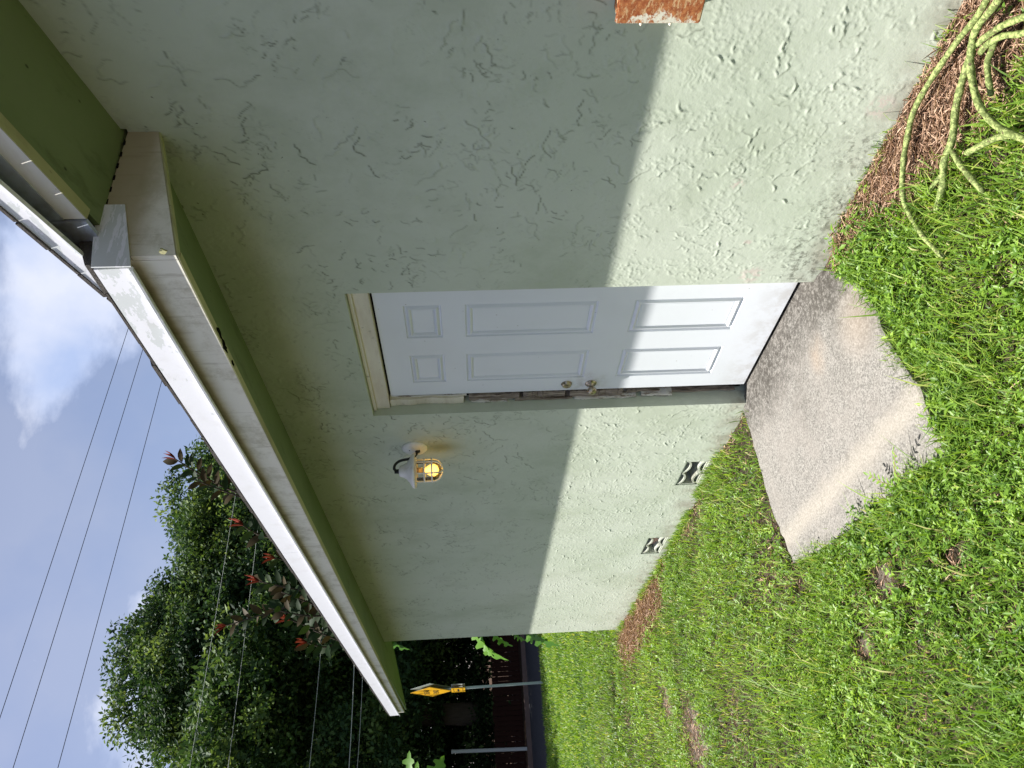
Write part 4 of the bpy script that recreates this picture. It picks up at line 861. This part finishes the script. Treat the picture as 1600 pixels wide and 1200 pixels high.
LOBED = [(0, .01), (.08, .02), (.12, .22), (.17, .26), (.21, .10), (.28, .12), (.33, .34), (.39, .37), (.43, .13), (.50, .13), (.55, .32), (.62, .34), (.65, .12), (.72, .11), (.77, .23), (.83, .22), (.86, .08), (.94, .07), (1, 0)]
SMALL = [(0, .01), (.2, .14), (.45, .21), (.75, .14), (1, 0)]
rub = [leaf_mesh("leaf", OVAL, 'rubber_leaf', t) for t in (.2, .5, .74)]; rubred = [leaf_mesh("leaf", [(t, w_ * .7) for t, w_ in OVAL], 'rubber_leaf', t, .6, .1) for t in (.85, .98)]
lob = [leaf_mesh("leaf", LOBED, 'bright_leaf', t, .25, .35) for t in (.2, .8)]
def place_leaf(me, pos, direction, nrm_, size, parent):
    d = Vector(direction).normalized(); s_ = Vector(nrm_).cross(d)
    if s_.length < 1e-3: s_ = Vector((1, 0, 0)).cross(d)
    s_.normalize(); n_ = d.cross(s_)
    o = bpy.data.objects.new("leaf", me); COL.objects.link(o); o.parent = parent
    o.matrix_basis = Matrix.Translation(Vector(pos) - WORLD[parent.name]) @ Matrix((d, s_, n_)).transposed().to_4x4() @ Matrix.Scale(size, 4); return o
RB = Vector((-9.8, 2.6, .0)); RUB = empty("rubber_tree", "rubber tree with glossy leaves and red shoots rising behind the white roof edge", "tree", RB)
G().tube(spline([RB, RB + Vector((.05, .1, 1.5)), RB + Vector((0, -.1, 3.2))], 4), [.11, .10, .095, .09, .085, .08, .075, .07, .065], 9).build("trunk", 'bark', RUB, smooth=True)
tp0 = RB + Vector((0, -.1, 3.1))
brs = [((272, 716), (352, 762), 9, 1), ((378, 820), (415, 838), 5, 1), ((428, 872), (465, 876), 3, 1), ((403, 908), (500, 925), 12, 1), ((352, 978), (490, 935), 13, 1), ((452, 968), (520, 985), 8, 1), ((478, 1004), (520, 1008), 6, 1), ((300, 748), (372, 775), 7, 0), ((440, 925), (520, 950), 9, 0), ((420, 950), (500, 962), 8, 0), ((490, 985), (560, 1005), 7, 0)]
for (tip, root, nlv, red) in brs:
    nlv = int(nlv * 1.7)
    t_ = 12.4 + random.uniform(-.4, .5); A_ = at(*tip, t_); B_ = at(*root, t_ + .3); bz = Vector((tp0.x, tp0.y, min(tp0.z, B_.z - .4)))
    P = spline([bz, bz.lerp(B_, .6) + Vector((0, 0, -.15)), B_, A_], 5); br = G().tube(P, [.035 * (1 - .75 * i / (len(P) - 1)) for i in range(len(P))], 6).build("branch", 'bark', RUB, smooth=True)
    ax = (A_ - B_).normalized()
    for j in range(nlv):
        s_ = j / nlv; p = B_.lerp(A_, s_ * .97); ang = j * 2.4 + random.uniform(-.3, .3); side = RT * math.cos(ang) + FW * math.sin(ang) * .5; side = (side - ax * side.dot(ax)).normalized()
        d = (ax * (.35 + .9 * s_) + side * 1.0 + Vector((0, 0, random.uniform(-.25, .1)))).normalized()
        place_leaf(random.choice(rub), p, d, -FW * random.uniform(.5, 1.2) + ax * .5 + RT * random.uniform(-.6, .8), random.uniform(.25, .34) * (1 - .2 * s_), br)
    if red:
        for j in range(4): place_leaf(rubred[j % 2], A_ - ax * .04, ax + (RT * math.cos(j * 1.7) + FW * math.sin(j * 1.7)) * .35, RT, random.uniform(.20, .28), br)
# plant behind the wall corner
PB = Vector((-6.55, .35, 0)); PL = empty("philodendron_plant", "bright green lobed-leaf plant peeking round the far wall corner", "plant", PB)
for (rt_, tip, Ln, me_i) in [((738, 985), (776, 1046), .34, 1), ((765, 982), (790, 1018), .26, 1), ((752, 990), (760, 1032), .24, 1), ((800, 985), (812, 1003), .22, 1), ((812, 975), (862, 1026), .38, 0), ((820, 990), (850, 1008), .30, 1), ((700, 960), (745, 1000), .3, 0), ((596, 985), (626, 1026), .28, 0), ((590, 990), (604, 1030), .26, 0), ((780, 960), (820, 1000), .3, 0)]:
    a = at(*rt_, 9.75); b = at(*tip, 9.6); st_ = G().tube(spline([PB + Vector((0, 0, .02)), PB.lerp(a, .5) + Vector((0, .12, .25)), a], 5), .009, 5).build("leaf_stem", 'young_stem' if False else 'twig', PL, smooth=True)
    place_leaf(lob[me_i], a, b - a, Vector((.2, -.5, 1)), max(Ln, (b - a).length), st_)
SPB = Vector((-7.5, -1.75, 0)); SP = empty("leafy_sapling", "bright-leaved sapling just entering the photo at its lower edge", "plant", SPB)
G().tube(spline([SPB, SPB + Vector((0, .15, 1.2)), SPB + Vector((.05, .2, 2.2))], 5), [.02 - .001 * i for i in range(11)], 7).build("stem", 'twig', SP, smooth=True)
for tip, rt_, Ln in [((628, 1188), (650, 1240), .34), ((684, 1188), (672, 1235), .34), ((640, 1205), (660, 1260), .3), ((700, 1220), (690, 1270), .3), ((610, 1230), (640, 1270), .3)]:
    a = at(*rt_, 9.0); b = at(*tip, 9.0); st_ = G().tube([SPB + Vector((.05, .2, 2.0)), a], .007, 5).build("leaf_stem", 'twig', SP); place_leaf(lob[1], a, b - a, Vector((.6, -.6, .6)), (b - a).length * 1.05, st_)
# seedling on the slab
SM = [leaf_mesh("leaf", SMALL, 'weed_leaf', t, .3, .2) for t in (.45, .7)]
q0 = onplane(1405, 765, 2, 0.0); SE = empty("seedling", "small two-stemmed seedling leaning over the concrete pad's corner", "plant", q0)
for tip, zt in (((1398, 706), .07), ((1358, 742), .05)):
    e = onplane(*tip, 2, zt); st_ = G().tube([q0 + Vector((0, 0, -.03)), q0.lerp(e, .5) + Vector((0, 0, .01)), e], [.0022, .0018, .001], 5).build("stem", 'twig', SE)
    ax = (e - q0).normalized(); sdv = ax.cross(Vector((0, 0, 1))).normalized()
    for j in range(6):
        p = q0.lerp(e, .15 + .15 * j); 
        for sg in (-1, 1): place_leaf(SM[j % 2], p, ax * .7 + sdv * sg + Vector((0, 0, .3)), Vector((0, 0, 1)), .034 - .002 * j, st_)
    place_leaf(SM[0], e, ax + Vector((0, 0, .3)), Vector((0, 0, 1)), .028, st_)
# thick pale green stems at the wall foot
def stempts(L_): return [onplane(a, b, 2, z_) for a, b, z_ in L_]
SRB = Vector((1.45, -.30, .0)); SR = empty("vine_plant", "thick mottled yellow-green vine stems arching over brown mulch by the wall", "plant", SRB)
stems = [([(1560, -40, .10), (1541, 2, .08), (1523, 31, .065), (1497, 63, .055), (1469, 103, .05), (1440, 149, .05), (1425, 182, .045), (1418, 214, .04), (1412, 250, .035), (1410, 300, .02), (1419, 330, .01), (1442, 368, .0), (1475, 402, -.02)], .0115),
         ([(1575, -40, .10), (1560, 0, .09), (1527, 43, .075), (1518, 73, .06), (1517, 110, .05), (1528, 160, .045), (1550, 190, .04), (1577, 208, .04), (1625, 226, .03)], .0125),
         ([(1520, 78, .04), (1512, 100, .03), (1500, 140, .025), (1493, 173, .02), (1488, 217, .015), (1475, 253, .01), (1473, 290, .0), (1462, 332, -.01)], .0135),
         ([(1640, 12, .07), (1590, 30, .06), (1563, 42, .055), (1537, 60, .05), (1522, 74, .045)], .0115),
         ([(1640, 35, .05), (1597, 52, .045), (1567, 56, .04), (1542, 70, .04), (1531, 84, .035)], .011),
         ([(1556, 58, .03), (1549, 80, .025), (1543, 97, .02), (1545, 127, .015), (1549, 150, .0)], .0105),
         ([(1509, 240, .02), (1533, 227, .025), (1563, 213, .03), (1590, 212, .02)], .0115),
         ([(1488, 235, .01), (1497, 252, .01), (1513, 273, .01), (1537, 300, -.01)], .0115),
         ([(1448, 305, .0), (1460, 287, .01), (1474, 270, .01)], .009)]
for L_, r_ in stems:
    P = spline(stempts(L_), 5); g = G(); n_ = len(P); g.tube(P, [r_ * .86 * (1 + .06 * math.sin(i * 1.3) + random.uniform(-.05, .05)) * (.6 if i in (0, n_ - 1) else 1) for i in range(n_)], 12); g.build("stem", 'stem', SR, smooth=True)

# ------------------------------------------------------------------ lawn
CX, CY = CAM.x, CAM.y; RTn = np.array((RT.x, RT.y)); FWn = np.array((FW.x, FW.y)); FWn /= np.linalg.norm(FWn); RTn = np.array((-FWn[1], FWn[0])) * -1
def sample(n, x0, x1, y0, y1):
    return rng.uniform(x0, x1, n), rng.uniform(y0, y1, n)
def cover(x, y):
    """how well the lawn has grown there, 0..1"""
    c_ = .45 + .95 * (vnoise(x, y, 1.7, 5) - .22) + .5 * (vnoise(x, y, 6, 6) - .5)
    wall_d = np.where(x > XL, -y, np.hypot(x - XL, y))
    bare = np.zeros_like(x)
    wd = wall_d
    # mulch under the vines, thin edge along the wall, dead-grass patch near the far corner
    bare = np.maximum(bare, 1.25 * np.exp(-(((x - 1.05) / .60) ** 4)) * np.clip(1 - (wd - .18 - .10 * (x - .8)) / .16, 0, 1))
    bare = np.maximum(bare, .75 * np.clip(1 - (wd - .02) / .10, 0, 1) * (x > XL))
    bare = np.maximum(bare, 1.0 * np.exp(-(((x + 4.95) / 1.05) ** 4)) * np.clip(1 - (wd - .22) / .28, 0, 1))
    bare = np.maximum(bare, .8 * np.exp(-(((x + 2.75) / .45) ** 2)) * np.clip(1 - (wd - .06) / .14, 0, 1))
    for (px, py), r in (((1090, 1150), .28), ((1040, 1100), .22), ((1380, 905), .06), ((1490, 870), .05), ((1350, 1010), .05), ((1470, 250), .08), ((1345, 340), .15), ((1312, 398), .10), ((1385, 290), .12), ((1250, 872), .06), ((1180, 690), .04), ((1420, 600), .05)):
        q = onplane(px, py, 2, -.03); bare = np.maximum(bare, 1.1 * np.exp(-(((x - q.x) ** 2 + (y - q.y) ** 2) / r ** 2)))
    return np.clip(c_ + .35 - bare * 1.1, 0, 1.2)
PADin = [(p.x + (c.x - p.x) * .03, p.y + (c.y - p.y) * .03) for p in PAD] if False else PAD2
cpad = sum(PAD, Vector()) / len(PAD)
PADs = [(cpad.x + (p.x - cpad.x) * .97, cpad.y + (p.y - cpad.y) * .97) for p in PAD]
def keep_ground(x, y):
    k_ = ~inpoly(x, y, PADs); k_ &= ~((x > XL - .02) & (y > -.006)); k_ &= x > -15.66
    ax = (x - CX) * FWn[0] + (y - CY) * FWn[1]; la = (x - CX) * RTn[0] + (y - CY) * RTn[1]
    k_ &= (ax > 1.0) & (np.abs(la) < ax * .62 + 1.0); return k_, ax
BV, BQ, BT_, BO, boff = [], [], [], [], 0
def blades(n, box, hgt, wid, lo, hi, lean=(.1, .9), toneb=.45):
    global boff
    x, y = sample(n, *box); k_, ax = keep_ground(x, y); cv = cover(x, y); k_ &= (ax >= lo) & (ax < hi) & (rng.random(n) < cv); x, y, ax, cv = x[k_], y[k_], ax[k_], cv[k_]
    b = np.stack([x, y, hz(x, y) - .004], 1); m = len(x); az = rng.uniform(0, 2 * np.pi, m) + .8 * vnoise(x, y, 2, 8)
    tone = np.clip(toneb + .20 * rng.normal(size=m) + .35 * (vnoise(x, y, 1.1, 9) - .5), 0, 1); tone = np.where(rng.random(m) < .05, 1.0, np.minimum(tone, .9))
    ln = rng.uniform(*hgt, m) * (.6 + .6 * vnoise(x, y, 4, 12)) * np.clip(.5 + cv * .6, .5, 1.1)
    V, Q, T_, to = blade_arrays(b, az, ln, rng.uniform(*wid, m), rng.uniform(*lean, m), rng.uniform(.1, 1.0, m), tone)
    BV.append(V); BQ.append(Q + boff); BT_.append(T_ + boff); BO.append(to); boff += len(V)
blades(215000, (-3.2, 2.6, -3.6, 0), (.025, .10), (.0013, .0036), 0, 3.6)
blades(6000, (-3.2, 2.6, -3.6, 0), (.10, .20), (.002, .0036), 0, 4.2, (.2, .8), .5)
blades(150000, (-6.5, 1.5, -4.5, 1.5), (.035, .10), (.0018, .0036), 3.6, 6.5)
blades(140000, (-10.5, -2, -5, 4), (.04, .11), (.0028, .0052), 6.5, 10.5)
blades(150000, (-16, -6, -6.5, 9), (.05, .12), (.0045, .009), 10.5, 20)
# a fringe of long blades against the wall and round the pad
def fringe(pts, n, hgt, wid, spread=.03):
    global boff
    P = np.array([(p[0], p[1]) for p in pts]); i = rng.integers(0, len(P) - 1, n); t = rng.random(n)[:, None]; q = P[i] * (1 - t) + P[i + 1] * t + rng.normal(size=(n, 2)) * spread
    q[:, 1] = np.where(q[:, 0] > XL, np.minimum(q[:, 1], -.008), q[:, 1])
    k_ = rng.random(n) < (vnoise(q[:, 0], q[:, 1], 5, 14) > .42) * .95 + .05; q = q[k_]; m = len(q); b = np.stack([q[:, 0], q[:, 1], hz(q[:, 0], q[:, 1]) - .003], 1)
    b[:, 2] = np.maximum(b[:, 2], -.06)
    V, Q, T_, to = blade_arrays(b, rng.uniform(0, 2 * np.pi, m), rng.uniform(*hgt, m), rng.uniform(*wid, m), rng.uniform(.1, 1.0, m), rng.uniform(.1, .9, m), np.clip(.5 + .25 * rng.normal(size=m), 0, 1))
    BV.append(V); BQ.append(Q + boff); BT_.append(T_ + boff); BO.append(to); boff += len(V)
fringe([(p.x, p.y) for p in PAD[2:]], 6500, (.03, .10), (.0012, .0028), .028)
fringe([(-1.1, -.02), (-3.6, -.02), (XL, -.02)], 3200, (.03, .12), (.0014, .003), .03)
fringe([(.2, -.02), (.5, -.015), (1.3, -.015)], 260, (.05, .13), (.001, .002), .02)
o = fast_mesh("lawn_grass", np.concatenate(BV), quads=np.concatenate(BQ), tris=np.concatenate(BT_), tone=np.concatenate(BO), mat='lawn_grass'); o['kind'] = 'stuff'; o['label'] = "bright green unmown lawn grass"
# broad-leaved weeds: sprigs of small pointed leaves
LV, LT_, LO, loff = [], [], [], 0
def sprigs(n, box, nl, size, lo, hi, thr=.40, hgt=.05):
    global loff
    x, y = sample(n, *box); k_, ax = keep_ground(x, y); cv = cover(x, y) * (vnoise(x, y, 2.3, 21) > thr * (1 - .0 * x)); k_ &= (ax >= lo) & (ax < hi) & (rng.random(n) < cv); x, y = x[k_], y[k_]; m = len(x)
    az0 = rng.uniform(0, 2 * np.pi, m); ln = rng.uniform(.5, 1.2, m) * hgt; tn = np.clip(.45 + .2 * rng.normal(size=m) + .5 * (vnoise(x, y, 1.4, 23) - .5), 0, 1); z_ = hz(x, y)
    sx = np.cos(az0) * .7; sy = np.sin(az0) * .7
    for j in range(nl):
        f = (j + 1) / nl; az = az0 + j * 2.1 + rng.normal(size=m) * .4; b = np.stack([x + sx * ln * f, y + sy * ln * f, z_ + ln * (.25 + .75 * f)], 1)
        el = rng.uniform(-.1, .8, m); d = np.stack([np.cos(az) * np.cos(el), np.sin(az) * np.cos(el), np.sin(el)], 1); nr = norm(np.stack([-np.cos(az) * .3, -np.sin(az) * .3, np.ones(m)], 1) + rng.normal(size=(m, 3)) * .25)
        L_ = size * rng.uniform(.45, 1.45, m) * (1.1 - .3 * f); V, T_, to = leaf_arrays(b, d, nr, L_, L_ * rng.uniform(.13, .30, m), np.clip(tn + rng.normal(size=m) * .12, 0, 1), .35, .12)
        LV.append(V); LT_.append(T_ + loff); LO.append(to); loff += len(V)
sprigs(20000, (-3.2, 2.6, -3.6, 0), 8, .023, 0, 3.4, .36, .055)
sprigs(4200, (-2.6, 2.6, -3.2, 0), 7, .036, 0, 3.2, .55, .06)
sprigs(24000, (-6.5, 1.5, -4.5, 1.5), 6, .026, 3.4, 6.5, .40, .055)
sprigs(13000, (-10, -2, -5, 4), 5, .038, 6.5, 10, .45, .06)
o = fast_mesh("weeds", np.concatenate(LV), tris=np.concatenate(LT_), tone=np.concatenate(LO), mat='weed_leaf'); o['kind'] = 'stuff'; o['label'] = "broad-leaved weeds growing through the lawn"
# straw and dead mulch
SV, ST_, SO, soff = [], [], [], 0
def straw(n, box, Lr, W_, lo, hi, inv=True):
    global soff
    x, y = sample(n, *box); k_, ax = keep_ground(x, y); cv = cover(x, y); k_ &= (ax >= lo) & (ax < hi) & (rng.random(n) < np.clip(1.02 - cv, .02, 1)); x, y = x[k_], y[k_]; m = len(x)
    az = rng.uniform(0, 2 * np.pi, m); el = rng.normal(size=m) * .22; d = np.stack([np.cos(az) * np.cos(el), np.sin(az) * np.cos(el), np.sin(el)], 1)
    b = np.stack([x, y, hz(x, y) + rng.uniform(.002, .020, m)], 1); nr = norm(np.stack([np.zeros(m), np.zeros(m), np.ones(m)], 1) + rng.normal(size=(m, 3)) * .3)
    V, T_, to = leaf_arrays(b, d, nr, rng.uniform(*Lr, m), rng.uniform(*W_, m), rng.random(m), .3, .1); SV.append(V); ST_.append(T_ + soff); SO.append(to); soff += len(V)
straw(52000, (-3.0, 2.6, -3.2, 0), (.02, .07), (.0010, .0024), 0, 4)
straw(26000, (.2, 2.0, -.55, 0), (.02, .08), (.0010, .0026), 0, 4)
straw(60000, (-7, -1, -4.5, .5), (.03, .08), (.0016, .0034), 4, 9)
straw(30000, (-6.4, -3.6, -.7, 0), (.03, .09), (.0016, .003), 4, 10)
o = fast_mesh("mulch", np.concatenate(SV), tris=np.concatenate(ST_), tone=np.concatenate(SO), mat='straw'); o['kind'] = 'stuff'; o['label'] = "brown dead grass and mulch along the wall foot"
